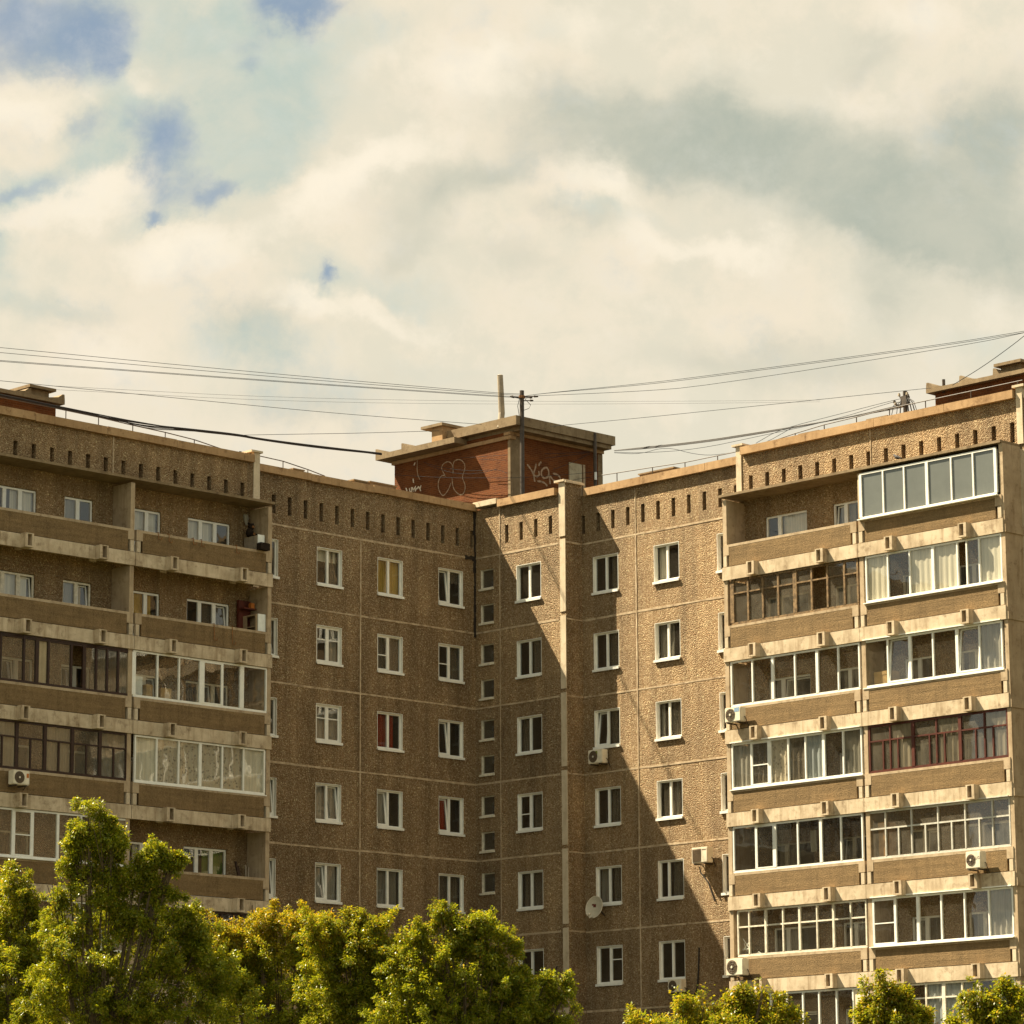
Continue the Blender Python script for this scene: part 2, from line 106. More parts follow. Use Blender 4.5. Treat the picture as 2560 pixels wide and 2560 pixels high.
bs = N('ShaderNodeVectorMath', operation='SCALE'); wl.new(base, bs.inputs[0]); wl.new(boost, bs.inputs['Scale']); base = MIX(SS(off, .97, .75, 0., 1.), bs.outputs[0], VM('MULTIPLY', bs.outputs[0], (.86, .99, 1.12)))  # same unseen sky also tinted bluish to cool the shaded surfaces
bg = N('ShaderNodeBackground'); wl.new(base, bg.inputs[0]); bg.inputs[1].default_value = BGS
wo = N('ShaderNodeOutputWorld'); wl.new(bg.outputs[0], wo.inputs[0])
# ------------------------------------------------------------------ materials
class Mat:
    def __init__(s, name):
        s.m = bpy.data.materials.new(name); s.m.use_nodes = True; s.t = s.m.node_tree; s.n = s.t.nodes; s.l = s.t.links
        s.b = s.n['Principled BSDF']; s.b.inputs['Roughness'].default_value = .85; s.b.inputs['Specular IOR Level'].default_value = .25
        s.g = s.n.new('ShaderNodeNewGeometry'); s.pos = s.g.outputs['Position']
    def node(s, t, **kw):
        n = s.n.new(t)
        for k, v in kw.items(): setattr(n, k, v)
        return n
    def set(s, sock, v):
        if isinstance(v, (int, float)): sock.default_value = v
        elif isinstance(v, (tuple, list)): sock.default_value = tuple(v) + ((1,) if len(v) == 3 and len(sock.default_value) == 4 else ())
        else: s.l.new(v, sock)
    def sc(s, x, y, z, src=None):
        n = s.node('ShaderNodeVectorMath', operation='MULTIPLY'); s.l.new(src or s.pos, n.inputs[0]); n.inputs[1].default_value = (x, y, z); return n.outputs[0]
    def noise(s, scale, det=4, rough=.6, vec=None, dist=0):
        n = s.node('ShaderNodeTexNoise'); s.l.new(vec or s.pos, n.inputs['Vector']); n.inputs['Scale'].default_value = scale
        n.inputs['Detail'].default_value = det; n.inputs['Roughness'].default_value = rough; n.inputs['Distortion'].default_value = dist; return n.outputs[0]
    def vor(s, scale, feat='F1', out='Distance', vec=None, rnd=1.):
        n = s.node('ShaderNodeTexVoronoi', feature=feat); s.l.new(vec or s.pos, n.inputs['Vector']); n.inputs['Scale'].default_value = scale; n.inputs['Randomness'].default_value = rnd; return n.outputs[out]
    def ramp(s, f, *st):
        n = s.node('ShaderNodeValToRGB'); s.l.new(f, n.inputs[0]); e = n.color_ramp.elements
        while len(e) < len(st): e.new(.5)
        for i, (p, c) in enumerate(st): e[i].position = p; e[i].color = (c if isinstance(c, tuple) else (c, c, c)) + (1,)
        return n.outputs[0]
    def mix(s, f, a, b, mode='MIX'):
        n = s.node('ShaderNodeMix', data_type='RGBA', blend_type=mode); s.set(n.inputs[0], f); s.set(n.inputs[6], a); s.set(n.inputs[7], b); return n.outputs[2]
    def math(s, op, a, b=0., clamp=False):
        n = s.node('ShaderNodeMath', operation=op, use_clamp=clamp); s.set(n.inputs[0], a); s.set(n.inputs[1], b); return n.outputs[0]
    def col(s, c): s.set(s.b.inputs['Base Color'], c); return s
    def bump(s, h, strength=.5, dist=.02):
        n = s.node('ShaderNodeBump'); n.inputs['Strength'].default_value = strength; n.inputs['Distance'].default_value = dist
        s.l.new(h, n.inputs['Height']); s.l.new(n.outputs[0], s.b.inputs['Normal']); return s
    def rough(s, r, spec=None):
        s.set(s.b.inputs['Roughness'], r)
        if spec is not None: s.b.inputs['Specular IOR Level'].default_value = spec
        return s
def plain(name, c, var=.25, scale=6, rough=.6, spec=.3, bump=0.):
    m = Mat(name); n = m.noise(scale, 5, .65)
    dk = tuple(x * (1 - var) for x in c); lt = tuple(min(1, x * (1 + var * .6)) for x in c)
    m.col(m.ramp(n, (.3, dk), (.7, lt))).rough(rough, spec)
    if bump: m.bump(m.noise(scale * 8, 3), .4, bump)
    return m.m
def pebble(name, a, b, dark, scale, bumpd, speck=.5):
    m = Mat(name)
    snp = m.node('ShaderNodeVectorMath', operation='SNAP'); of = m.node('ShaderNodeVectorMath', operation='ADD'); m.l.new(m.pos, of.inputs[0]); of.inputs[1].default_value = (1.7, .3, 2.85 * 0 - 25.2 + 28.0)
    m.l.new(of.outputs[0], snp.inputs[0]); snp.inputs[1].default_value = (3.03, 5.72, 2.8); wn_ = m.node('ShaderNodeTexWhiteNoise', noise_dimensions='3D'); m.l.new(snp.outputs[0], wn_.inputs[0]); pan = wn_.outputs[0]
    v = m.vor(scale); cell = m.vor(scale, out='Color')
    sep = m.node('ShaderNodeSeparateColor'); m.l.new(cell, sep.inputs[0])
    fine = m.noise(scale * 2.6, 3, .7)
    c = m.ramp(sep.outputs[0], (0., dark), (.30, a), (.72, b), (.95, tuple(min(1, x * 1.25) for x in b)), (1., tuple(min(1, x * 2.0) for x in b)))
    c = m.mix(m.ramp(v, (.3, 0.), (.66, .6)), c, dark)
    c = m.mix(speck, c, m.ramp(fine, (.33, .35), (.7, 1.25)), 'MULTIPLY')
    big = m.noise(.55, 4, .6); st = m.noise(1., 4, .6, m.sc(2.2, 2.2, .12))
    c = m.mix(.65, c, m.ramp(big, (.3, .62), (.7, 1.12)), 'MULTIPLY')
    c = m.mix(.65, c, m.ramp(st, (.3, .55), (.60, 1.1)), 'MULTIPLY')
    c = m.mix(1., c, m.ramp(pan, (0., (.86, .86, .87)), (1., (1.08, 1.06, 1.03))), 'MULTIPLY')
    m.col(c).rough(.85, .2)
    h = m.math('SUBTRACT', m.math('MULTIPLY', fine, .6), m.math('MULTIPLY', v, 1.1))
    m.bump(h, 1., bumpd); return m.m
def board(name, c):
    m = Mat(name); fine = m.noise(26, 4, .75); mid = m.noise(2.2, 5, .65); z = m.noise(1., 4, .55, m.sc(.5, .5, 9.)); drip = m.noise(1.3, 4, .6, m.sc(4, 4, .3))
    k = m.mix(.7, c, m.ramp(fine, (.30, .45), (.70, 1.5)), 'MULTIPLY'); k = m.mix(.5, k, m.ramp(z, (.3, .68), (.7, 1.25)), 'MULTIPLY')
    k = m.mix(.5, k, m.ramp(mid, (.3, .7), (.7, 1.15)), 'MULTIPLY'); k = m.mix(.35, k, m.ramp(drip, (.32, .5), (.5, 1.)), 'MULTIPLY')
    m.col(k).rough(.92, .15).bump(m.math('ADD', fine, m.math('MULTIPLY', z, .4)), 1., .03); return m.m
def concrete(name, c, stain=.5, streak=.5, scale=1.5, bump=.006):
    m = Mat(name); big = m.noise(scale, 6, .65); st = m.noise(1.4, 5, .62, m.sc(4.2, 4.2, .45)); fine = m.noise(45, 3, .6); blot = m.noise(3.1, 6, .7)
    k = m.mix(stain, c, m.ramp(big, (.32, (.52, .45, .36)), (.62, (1.08, 1.06, 1.04))), 'MULTIPLY')
    k = m.mix(streak, k, m.ramp(st, (.33, (.5, .42, .33)), (.5, (1, 1, 1))), 'MULTIPLY')
    k = m.mix(stain, k, m.ramp(blot, (.32, (.36, .29, .22)), (.46, (1, 1, 1))), 'MULTIPLY')
    k = m.mix(.4, k, m.ramp(fine, (.3, .75), (.7, 1.15)), 'MULTIPLY')
    m.col(k).rough(.9, .2).bump(m.math('ADD', fine, big), .6, bump); return m.m
def glass(name, tint=(.93, .93, .9), ior=1.5, rough=.01, dirt=.05, dcol=(.35, .30, .22)):
    m = Mat(name); m.n.remove(m.b); out = m.n['Material Output']
    tr = m.node('ShaderNodeBsdfTransparent'); tr.inputs[0].default_value = tint + (1,)
    gl = m.node('ShaderNodeBsdfGlossy'); gl.inputs['Roughness'].default_value = rough
    df = m.node('ShaderNodeBsdfDiffuse'); df.inputs[0].default_value = dcol + (1,)
    dt = m.node('ShaderNodeVectorMath', operation='DOT_PRODUCT'); m.l.new(m.g.outputs['Normal'], dt.inputs[0]); m.l.new(m.g.outputs['Incoming'], dt.inputs[1])
    r0 = ((ior - 1) / (ior + 1)) ** 2 * 2.4
    f2 = m.math('ADD', m.math('MULTIPLY', m.math('POWER', m.math('SUBTRACT', 1., m.math('ABSOLUTE', dt.outputs['Value'])), 5.), .9), r0, True)
    bp = m.node('ShaderNodeBump'); bp.inputs['Strength'].default_value = .25; bp.inputs['Distance'].default_value = .02
    m.l.new(m.noise(.9, 2, .5), bp.inputs['Height']); m.l.new(bp.outputs[0], gl.inputs['Normal'])
    a = m.node('ShaderNodeMixShader'); m.l.new(m.math('MULTIPLY', m.noise(3, 5, .7), dirt * 2), a.inputs[0]); m.l.new(tr.outputs[0], a.inputs[1]); m.l.new(df.outputs[0], a.inputs[2])
    b = m.node('ShaderNodeMixShader'); m.l.new(f2, b.inputs[0]); m.l.new(a.outputs[0], b.inputs[1]); m.l.new(gl.outputs[0], b.inputs[2])
    m.l.new(b.outputs[0], out.inputs[0]); return m.m
def cloth(name, c, sheer=.0, pat=0):
    m = Mat(name); m.n.remove(m.b); out = m.n['Material Output']
    fold = m.noise(3, 3, .5, m.sc(6, 6, .15))
    k = m.ramp(fold, (.3, tuple(x * .72 for x in c)), (.7, c))
    if pat: k = m.mix(m.ramp(m.vor(9), (.2, 0.), (.42, 1.)), k, tuple(min(1, x * 1.7) for x in c))
    d = m.node('ShaderNodeBsdfDiffuse'); t = m.node('ShaderNodeBsdfTranslucent'); m.l.new(k, d.inputs[0]); m.l.new(k, t.inputs[0])
    a = m.node('ShaderNodeMixShader'); a.inputs[0].default_value = .18; m.l.new(d.outputs[0], a.inputs[1]); m.l.new(t.outputs[0], a.inputs[2])
    b = m.node('ShaderNodeMixShader'); b.inputs[0].default_value = sheer; tr = m.node('ShaderNodeBsdfTransparent')
    m.l.new(a.outputs[0], b.inputs[1]); m.l.new(tr.outputs[0], b.inputs[2]); m.l.new(b.outputs[0], out.inputs[0]); return m.m
def brick(name):
    m = Mat(name); v = m.node('ShaderNodeVectorMath', operation='DOT_PRODUCT'); m.l.new(m.pos, v.inputs[0]); v.inputs[1].default_value = (1, 1, 0)
    sx = m.node('ShaderNodeSeparateXYZ'); m.l.new(m.pos, sx.inputs[0]); cb = m.node('ShaderNodeCombineXYZ'); m.l.new(v.outputs['Value'], cb.inputs[0]); m.l.new(sx.outputs[2], cb.inputs[1])
    t = m.node('ShaderNodeTexBrick'); m.l.new(cb.outputs[0], t.inputs[0]); t.inputs['Color1'].default_value = (.105, .028, .006, 1); t.inputs['Color2'].default_value = (.155, .044, .009, 1); t.inputs['Mortar'].default_value = (.15, .062, .021, 1)
    t.inputs['Scale'].default_value = 1; t.inputs['Brick Width'].default_value = .26; t.inputs['Row Height'].default_value = .078; t.inputs['Mortar Size'].default_value = .010
    c = m.mix(.7, t.outputs[0], m.ramp(m.noise(1.1, 5, .65), (.3, .55), (.7, 1.2)), 'MULTIPLY')
    m.col(c).rough(.9, .15).bump(m.math('SUBTRACT', m.noise(30, 3), t.outputs['Fac']), .6, .008); return m.m
def leafm(name, c1, c2, c3, tip):
    m = Mat(name); m.n.remove(m.b); out = m.n['Material Output']
    k = m.ramp(m.g.outputs['Random Per Island'], (0., c1), (.45, c2), (.88, c3), (1., tip))
    k = m.mix(.6, k, m.ramp(m.noise(1.3, 3, .6), (.3, .55), (.7, 1.2)), 'MULTIPLY')
    d = m.node('ShaderNodeBsdfDiffuse'); t = m.node('ShaderNodeBsdfTranslucent'); g = m.node('ShaderNodeBsdfGlossy'); g.inputs['Roughness'].default_value = .32
    m.l.new(k, d.inputs[0]); hs = m.mix(1., k, (1.25, 1.1, .5), 'MULTIPLY'); m.l.new(hs, t.inputs[0])
    a = m.node('ShaderNodeMixShader'); a.inputs[0].default_value = .5; m.l.new(d.outputs[0], a.inputs[1]); m.l.new(t.outputs[0], a.inputs[2])
    b = m.node('ShaderNodeMixShader'); b.inputs[0].default_value = .018; m.l.new(a.outputs[0], b.inputs[1]); m.l.new(g.outputs[0], b.inputs[2]); m.l.new(b.outputs[0], out.inputs[0]); return m.m
MT = dict(
 wall=pebble('pebble_facade', (.455, .298, .152), (.57, .405, .228), (.31, .180, .078), 24, .080, .32),
 panel=board('board_marked_panel', (.205, .130, .060)),
 con=concrete('pale_concrete', (.53, .42, .285), .65, .6), strip=concrete('strip_concrete', (.54, .435, .30), .35, .3),
 side=concrete('loggia_concrete', (.42, .315, .20), .5, .45), cope=concrete('rusty_concrete', (.40, .25, .125), .6, .35, .9),
 joint=concrete('mortar', (.47, .36, .235), .85, .5, 2.5), roofc=concrete('roof_concrete', (.235, .168, .095), .6, .4, 1.2),
 brick=brick('red_brick'), white=plain('white_plastic', (.74, .70, .61), .10, 4, .4, .4), wwood=plain('white_wood', (.66, .58, .44), .3, 7, .6, .3),
 owood=plain('weathered_wood', (.20, .125, .06), .75, 9, .8, .2), bwood=plain('brown_wood', (.034, .013, .005), .4, 8, .55, .3), rwood=plain('red_brown_wood', (.075, .014, .004), .4, 6, .5, .35),
 alu=plain('thin_metal_frame', (.50, .46, .38), .25, 8, .5, .4), glass=glass('clear_glass'), dirty=glass('dirty_glass', (.85, .8, .7), 1.5, .03, .16), dark=glass('tinted_glass', (.55, .55, .52), 1.6, .01, .03),
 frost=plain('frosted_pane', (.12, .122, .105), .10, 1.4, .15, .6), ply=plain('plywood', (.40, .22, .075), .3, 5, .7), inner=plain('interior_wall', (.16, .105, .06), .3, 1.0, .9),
 sheer=cloth('sheer_curtain', (.52, .47, .38), .35), grey=cloth('grey_curtain', (.30, .27, .21), .25), dim=cloth('dim_curtain', (.20, .16, .11), .3), cream=cloth('cream_blind', (.78, .70, .54)), lace=cloth('lace_curtain', (.42, .35, .25), .25, 1),
 yellow=cloth('yellow_curtain', (.50, .32, .06)), red=cloth('red_curtain', (.26, .028, .008)), green=cloth('green_curtain', (.16, .22, .04)), blue=cloth('bluish_curtain', (.50, .53, .52), .2),
 black=plain('black_rubber', (.022, .016, .012), .3, 4, .6), steel=plain('dark_steel', (.06, .042, .028), .5, 6, .6), wire=plain('grey_wire', (.028, .032, .036), .2, 3, .9, .05),
 acw=plain('air_conditioner_paint', (.66, .57, .42), .18, 5, .5), acd=plain('grille', (.13, .085, .045), .3, 20, .6), rustm=plain('rust', (.24, .10, .03), .5, 8, .8),
 pipe=plain('grey_pipe', (.30, .235, .16), .3, 3, .7), dish=plain('dish_paint', (.42, .36, .26), .12, 6, .5), sticker=plain('green_sticker', (.20, .24, .03), .3, 30, .5), bluest=plain('blue_sticker', (.22, .30, .40), .3, 20, .5),
 paint=plain('white_spray_paint', (.62, .50, .36), .3, 9, .8), faded=plain('faded_spray_paint', (.34, .22, .13), .4, 9, .8), tar=plain('bitumen', (.028, .018, .010), .3, 6, .8),
 door=concrete('door_paint', (.44, .37, .25), .5, .3, 2.), card=plain('cardboard', (.40, .25, .10), .2, 5, .8), card_white=plain('white_board', (.70, .69, .62), .1, 6, .6), cabw=plain('wood_board', (.34, .235, .13), .25, 5, .7),
 toy=plain('dark_plush', (.022, .014, .009), .4, 14, .95, .1), muzzle=plain('brown_plush', (.20, .09, .035), .3, 14, .95, .1), bark=plain('bark', (.11, .08, .045), .5, 12, .9, .1, .02), bird=plain('grey_feathers', (.055, .045, .04), .4, 12, .8),
 ground=plain('grass_ground', (.06, .058, .022), .5, .4, .95, .1), redbrown=plain('red_brown_board', (.11, .022, .010), .4, 4, .6), orange=plain('orange_card', (.42, .13, .02), .2, 6, .7), cream_panel=plain('cream_panel', (.72, .57, .38), .1, 2, .6),
)
# ------------------------------------------------------------------ helpers
WP = {}                                           # world position of every parent
def tag(o, label=None, cat=None, group=None, kind=None):
    for k, v in (('label', label), ('category', cat), ('group', group), ('kind', kind)):
        if v: o[k] = v
    return o
def thing(name, loc, label, cat, group=None):
    o = bpy.data.objects.new(name, None); COL.objects.link(o); o.location = loc; o.empty_display_size = .2
    WP[o.name] = Vector(loc); return tag(o, label, cat, group)
class MB:
    def __init__(s): s.v = []; s.f = []
    def quad(s, f, *pts):
        b = len(s.v); s.v += [Vector(f(*q)) for q in pts]; s.f.append(tuple(range(b, b + len(pts)))); return s
    def rect(s, f, u0, u1, z0, z1, n): return s.quad(f, (u0, z0, n), (u1, z0, n), (u1, z1, n), (u0, z1, n))
    def box(s, f, u0, u1, z0, z1, n0, n1):
        b = len(s.v); s.v += [Vector(f(u, z, n)) for n in (n0, n1) for z in (z0, z1) for u in (u0, u1)]
        for q in ((0, 2, 3, 1), (4, 5, 7, 6), (0, 1, 5, 4), (2, 6, 7, 3), (0, 4, 6, 2), (1, 3, 7, 5)): s.f.append(tuple(b + i for i in q))
        return s
    def tube(s, pts, r, n=6, cap=True):
        pts = [Vector(q) for q in pts]; b = len(s.v); rs = r if isinstance(r, (list, tuple)) else [r] * len(pts); up = None
        for i, q in enumerate(pts):
            d = (pts[min(i + 1, len(pts) - 1)] - pts[max(i - 1, 0)]).normalized()
            a = up if up is not None else (Vector((0, 0, 1)) if abs(d.z) < .9 else Vector((1, 0, 0)))
            x = d.cross(a).normalized(); y = x.cross(d).normalized(); up = y
            s.v += [q + (x * math.cos(2 * math.pi * k / n) + y * math.sin(2 * math.pi * k / n)) * rs[i] for k in range(n)]
        for i in range(len(pts) - 1):
            for k in range(n): s.f.append((b + i * n + k, b + i * n + (k + 1) % n, b + (i + 1) * n + (k + 1) % n, b + (i + 1) * n + k))
        if cap: s.f.append(tuple(b + k for k in reversed(range(n)))); s.f.append(tuple(b + (len(pts) - 1) * n + k for k in range(n)))
        return s
    def disc(s, f, u, z, n, ru, rz, seg=20, depth=0.):
        b = len(s.v); s.v += [Vector(f(u + ru * math.cos(2 * math.pi * k / seg), z + rz * math.sin(2 * math.pi * k / seg), n)) for k in range(seg)]
        s.f.append(tuple(range(b, b + seg)))
        if depth:
            s.v += [Vector(f(u + ru * math.cos(2 * math.pi * k / seg), z + rz * math.sin(2 * math.pi * k / seg), n - depth)) for k in range(seg)]
            for k in range(seg): s.f.append((b + k, b + seg + k, b + seg + (k + 1) % seg, b + (k + 1) % seg))
        return s
    def build(s, name, mat, parent=None, smooth=False):
        lo = Vector((min(v.x for v in s.v), min(v.y for v in s.v), min(v.z for v in s.v))); hi = Vector((max(v.x for v in s.v), max(v.y for v in s.v), max(v.z for v in s.v)))
        o0 = Vector(((lo.x + hi.x) / 2, (lo.y + hi.y) / 2, lo.z))
        me = bpy.data.meshes.new(name); me.from_pydata([v - o0 for v in s.v], [], s.f); me.update()
        me.materials.append(MT[mat] if isinstance(mat, str) else mat)
        if smooth: me.polygons.foreach_set('use_smooth', [True] * len(me.polygons))
        o = bpy.data.objects.new(name, me); COL.objects.link(o)
        pw_ = WP[parent.name] if parent else Vector((0, 0, 0))
        o.location = o0 - pw_; o.parent = parent; WP[o.name] = o0.copy(); return o
def fL(u, z, n): return (n, u, z)                 # left wing: u runs along +y, outward is +x
def fR(u, z, n): return (u, -n, z)                # right wing: u runs along +x, outward is -y
def tilt(f, z0, k): return lambda u, z, n: f(u, z, n - (z - z0) * k)
def wall_sheet(mb, f, u0, u1, z0, z1, n, holes, n_of=None):
    """one facade sheet with rectangular openings and their reveals; holes: (u0,u1,z0,z1,depth,closed)"""
    us = sorted({u0, u1} | {h[i] for h in holes for i in (0, 1)}); zs = sorted({z0, z1} | {h[i] for h in holes for i in (2, 3)})
    us = [u for u in us if u0 <= u <= u1]
    for i in range(len(us) - 1):
        uc = (us[i] + us[i + 1]) / 2; hh = [h for h in holes if h[0] < uc < h[1]]
        cuts = sorted({z0, z1} | {h[k] for h in hh for k in (2, 3)})
        for j in range(len(cuts) - 1):
            zc = (cuts[j] + cuts[j + 1]) / 2
            if not any(h[2] < zc < h[3] for h in hh): mb.rect(f, us[i], us[i + 1], cuts[j], cuts[j + 1], n)
    for (a, b, c, d, dp, cl) in holes:
        m = n - dp
        mb.quad(f, (a, c, n), (a, d, n), (a, d, m), (a, c, m)); mb.quad(f, (b, d, n), (b, c, n), (b, c, m), (b, d, m))
        mb.quad(f, (a, d, n), (b, d, n), (b, d, m), (a, d, m)); mb.quad(f, (b, c, n), (a, c, n), (a, c, m), (b, c, m))
        if cl: mb.rect(f, a, b, c, d, m)
# ------------------------------------------------------------------ the ground
g = MB(); g.quad(lambda a, b, c: (a, b, c), (-1500, -1500, GZ), (1500, -1500, GZ), (1500, 1500, GZ), (-1500, 1500, GZ)); tag(g.build('ground', 'ground'), kind='structure')
# ------------------------------------------------------------------ the building
B = thing('apartment_building', (0, 0, GZ), 'long brown nine-storey concrete panel apartment block folded around an inner corner', 'building')
NR2 = -.852; LBN = .80; LF = 1.82; RF = 1.0; ZS = 27.0
def rows(n=9): return range(n)
SLZ = (25.59, 26.26)
def slots(c0, n, st=.745): return [(c0 + i * st - .0875, c0 + i * st + .0875, SLZ[0], SLZ[1], .24, True) for i in range(n)]
WZ0, WZ1 = 23.30, 24.66                           # window opening of the top storey
WIN = []                                          # (f, u0, u1, row, plane, kind)
def wins(f, n, u0, u1, rr, style): return [(u0, u1, WZ0 - 2.8 * i, WZ1 - 2.8 * i, .16, False) for i in rr]
hL = slots(-9.84, 14, .744); hR1 = slots(1.665, 4, .755); hR2 = slots(4.765, 11, .742); hRB = slots(13.64, 16, .7475); hLB = slots(-29.1, 24, .7455)
for u0, u1 in ((-10.85, -9.62), (-7.81, -6.61), (-4.90, -3.66), (-1.88, -.64)): hL += wins(fL, 0, u0, u1, rows(), 0)
hR1 += wins(fR, 0, 2.16, 3.43, rows(), 0)
for i in rows():
    hR1 += [(.26, .96, 23.98 - 2.8 * i, 24.75 - 2.8 * i, .16, False), (.26, .96, 22.70 - 2.8 * i, 23.44 - 2.8 * i, .16, False)] if i < 8 else []
for u0, u1 in ((5.23, 6.49), (8.24, 9.46), (11.26, 12.49)): hR2 += wins(fR, 0, u0, u1, rows(), 0)
LOG_L = [(-11.40, -17.40), (-17.40, -23.40)]; LOG_R = [(13.13, 19.12), (19.12, 25.12)]
BACK_L = [[(-14.36, -12.48), (-17.22, -15.53)], [(-19.60, -18.42), (-22.60, -20.74)]]
BACK_R = [[(14.26, 16.12), (17.27, 18.90)], [(20.15, 21.34), (22.46, 24.40)]]
for bay in BACK_L:
    for u0, u1 in bay: hLB += [(u0, u1, 22.98 - 2.8 * i, 24.72 - 2.8 * i, .14, False) for i in range(8)]
for bay in BACK_R:
    for u0, u1 in bay: hRB += [(u0, u1, 22.98 - 2.8 * i, 24.70 - 2.8 * i, .14, False) for i in range(8)]
w = MB(); wall_sheet(w, fL, -11.21, 0, GZ, ZS, 0, hL); w.build('facade_wall', 'wall', B)
w = MB(); wall_sheet(w, fL, -30, -11.20, GZ, ZS + .1, LBN, hLB); w.box(fL, -11.5, -11.2, GZ, ZS + .1, 0, LBN - .003); w.build('facade_wall', 'wall', B)
w = MB(); wall_sheet(w, fR, 0, 4.70, GZ, ZS + .02, 0, hR1); w.quad(fR, (4.70, GZ, 0), (4.70, GZ, NR2), (4.70, 27.42, NR2), (4.70, 27.42, 0)); w.box(fR, 4.36, 4.697, ZS, 27.42, -.8, 0.0); w.build('facade_wall', 'wall', B)
w = MB(); wall_sheet(w, fR, 4.70, 13.0, GZ, ZS, NR2, hR2); w.build('facade_wall', 'wall', B)
w = MB(); wall_sheet(w, fR, 13.0, 25.32, GZ, ZS + .1, 0, hRB); w.quad(fR, (13.0, GZ, NR2), (13.0, GZ, 0), (13.0, ZS, 0), (13.0, ZS, NR2)); w.quad(fR, (25.32, GZ, 0), (25.32, GZ, NR2), (25.32, ZS, NR2), (25.32, ZS, 0)); w.rect(fR, 25.32, 36, GZ, ZS, NR2); w.build('facade_wall', 'wall', B)
# back walls, roof deck and floors
ident = lambda a, b, c: (a, b, c)
w = MB()
w.quad(ident, (-12, -30, GZ), (-12, 13, GZ), (-12, 13, ZS), (-12, -30, ZS)); w.quad(ident, (-12, 13, GZ), (36, 13, GZ), (36, 13, ZS), (-12, 13, ZS))
w.quad(ident, (-12, -30, GZ), (LBN, -30, GZ), (LBN, -30, ZS), (-12, -30, ZS)); w.quad(ident, (36, -NR2, GZ), (36, 13, GZ), (36, 13, ZS), (36, -NR2, ZS)); w.build('rear_wall', 'side', B)
w = MB()
for (x0, x1, y0, y1) in ((-11.9, -.12, -29.9, -.12), (-11.9, -.12, .0, 12.9), (.0, 4.6, .12, 12.9), (4.72, 35.9, -NR2 + .02, 12.9), (-.1, .7, -29.9, -11.4), (13.2, 25.2, .1, .8)): w.box(lambda a, b, c: (a, c, b), x0, x1, 26.75, 26.95, y0, y1)
w.build('roof_deck', 'tar', B)
w = MB()
for i in range(9):
    z = 22.4 - 2.8 * i
    if z > 0: w.box(lambda a, b, c: (a, c, b), -11.8, -.35, z - .1, z + .1, -29.8, 12.8); w.box(lambda a, b, c: (a, c, b), -.2, 35.8, z - .1, z + .1, 1.2, 12.8)
w.rect(fL, -29.8, 12, GZ, ZS - .3, -3.2); w.rect(fR, -2, 35.8, GZ, ZS - .3, -4.2)
for u in (-27, -23.4, -20.2, -17.4, -14.9, -11.3, -8.6, -5.7, -2.8): w.quad(fL, (u, GZ, -3.2), (u, GZ, -.3), (u, ZS - .3, -.3), (u, ZS - .3, -3.2))
for u in (1.3, 4.6, 7.4, 10.4, 13.1, 16.6, 19.1, 21.9, 25.1): w.quad(fR, (u, GZ, -4.2), (u, GZ, -1.15), (u, ZS - .3, -1.15), (u, ZS - .3, -4.2))
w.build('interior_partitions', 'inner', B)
# mortar joints
w = MB(); random.seed(7)
def hj(f, u0, u1, n, k0=0, k1=9):
    for k in range(k0, k1):
        z = 25.2 - 2.8 * k; u = u0
        while u < u1 - .01:
            e = min(u1, u + random.uniform(1.2, 3.)); h = random.uniform(.028, .042); o = random.uniform(-.008, .008)
            w.box(f, u, e, z - h + o, z + h + o, n - .02, n + random.uniform(.006, .014)); u = e
def vj(f, u, z0, z1, n, h=.03): w.box(f, u - h, u + h, z0, z1, n - .02, n + .016)
hj(fL, -11.2, -.42, 0, 0, 1); hj(fL, -11.2, 0, 0, 1); vj(fL, -5.72, GZ, 25.17, 0); hj(fR, .02, 4.32, 0); vj(fR, 1.30, GZ, 27.0, 0, .022)
hj(fR, 4.72, 13, NR2); vj(fR, 7.37, GZ, 25.17, NR2); vj(fR, 7.37, 25.24, 26.9, NR2, .02)
hj(lambda u, z, n: (4.70 + n, u, z), .02, .83, 0); vj(fR, 18.98, 25.55, 27.0, 0, .02); vj(fL, -17.62, 25.55, 27.0, LBN, .025)
w.build('mortar_joint', 'joint', B)
# dark bitumen repair down the inner corner
w = MB(); random.seed(5); z = 27.0
while z > 22.35:
    h = random.uniform(.12, .35); a = random.uniform(.045, .10); w.box(fL, -a - random.uniform(0, .03), -.004, z - h, z, -.02, .022); w.box(fR, .004, random.uniform(.02, .05), z - h, z, -.02, .02); z -= h
u = -.05
while u > -.46: w.box(fL, u - .12, u, 25.15 - random.uniform(0, .04), 25.27 + random.uniform(-.03, .03), -.02, .026); u -= .12
w.build('bitumen_patch', 'tar', B)
# light concrete strips at the outer corners
def strip(f, u0, u1, n, top, cut=25.42):
    m = MB(); m.box(f, u0, u1, cut, top, n - .1, n + .035)
    for k in range(9): m.box(f, u0 + .03, u1, 25.38 - 2.8 * (k + 1) + .08, 25.38 - 2.8 * k - .06, n - .1, n + .028)
    m.build('corner_strip', 'strip', B)
strip(fR, 4.39, 4.697, 0, 27.40); strip(fR, 13.0, 13.24, 0, 27.36, 25.5); strip(fL, -11.48, -11.2, LBN, 27.40, 25.5); strip(fR, 25.06, 25.3, 0, 27.36, 25.5)
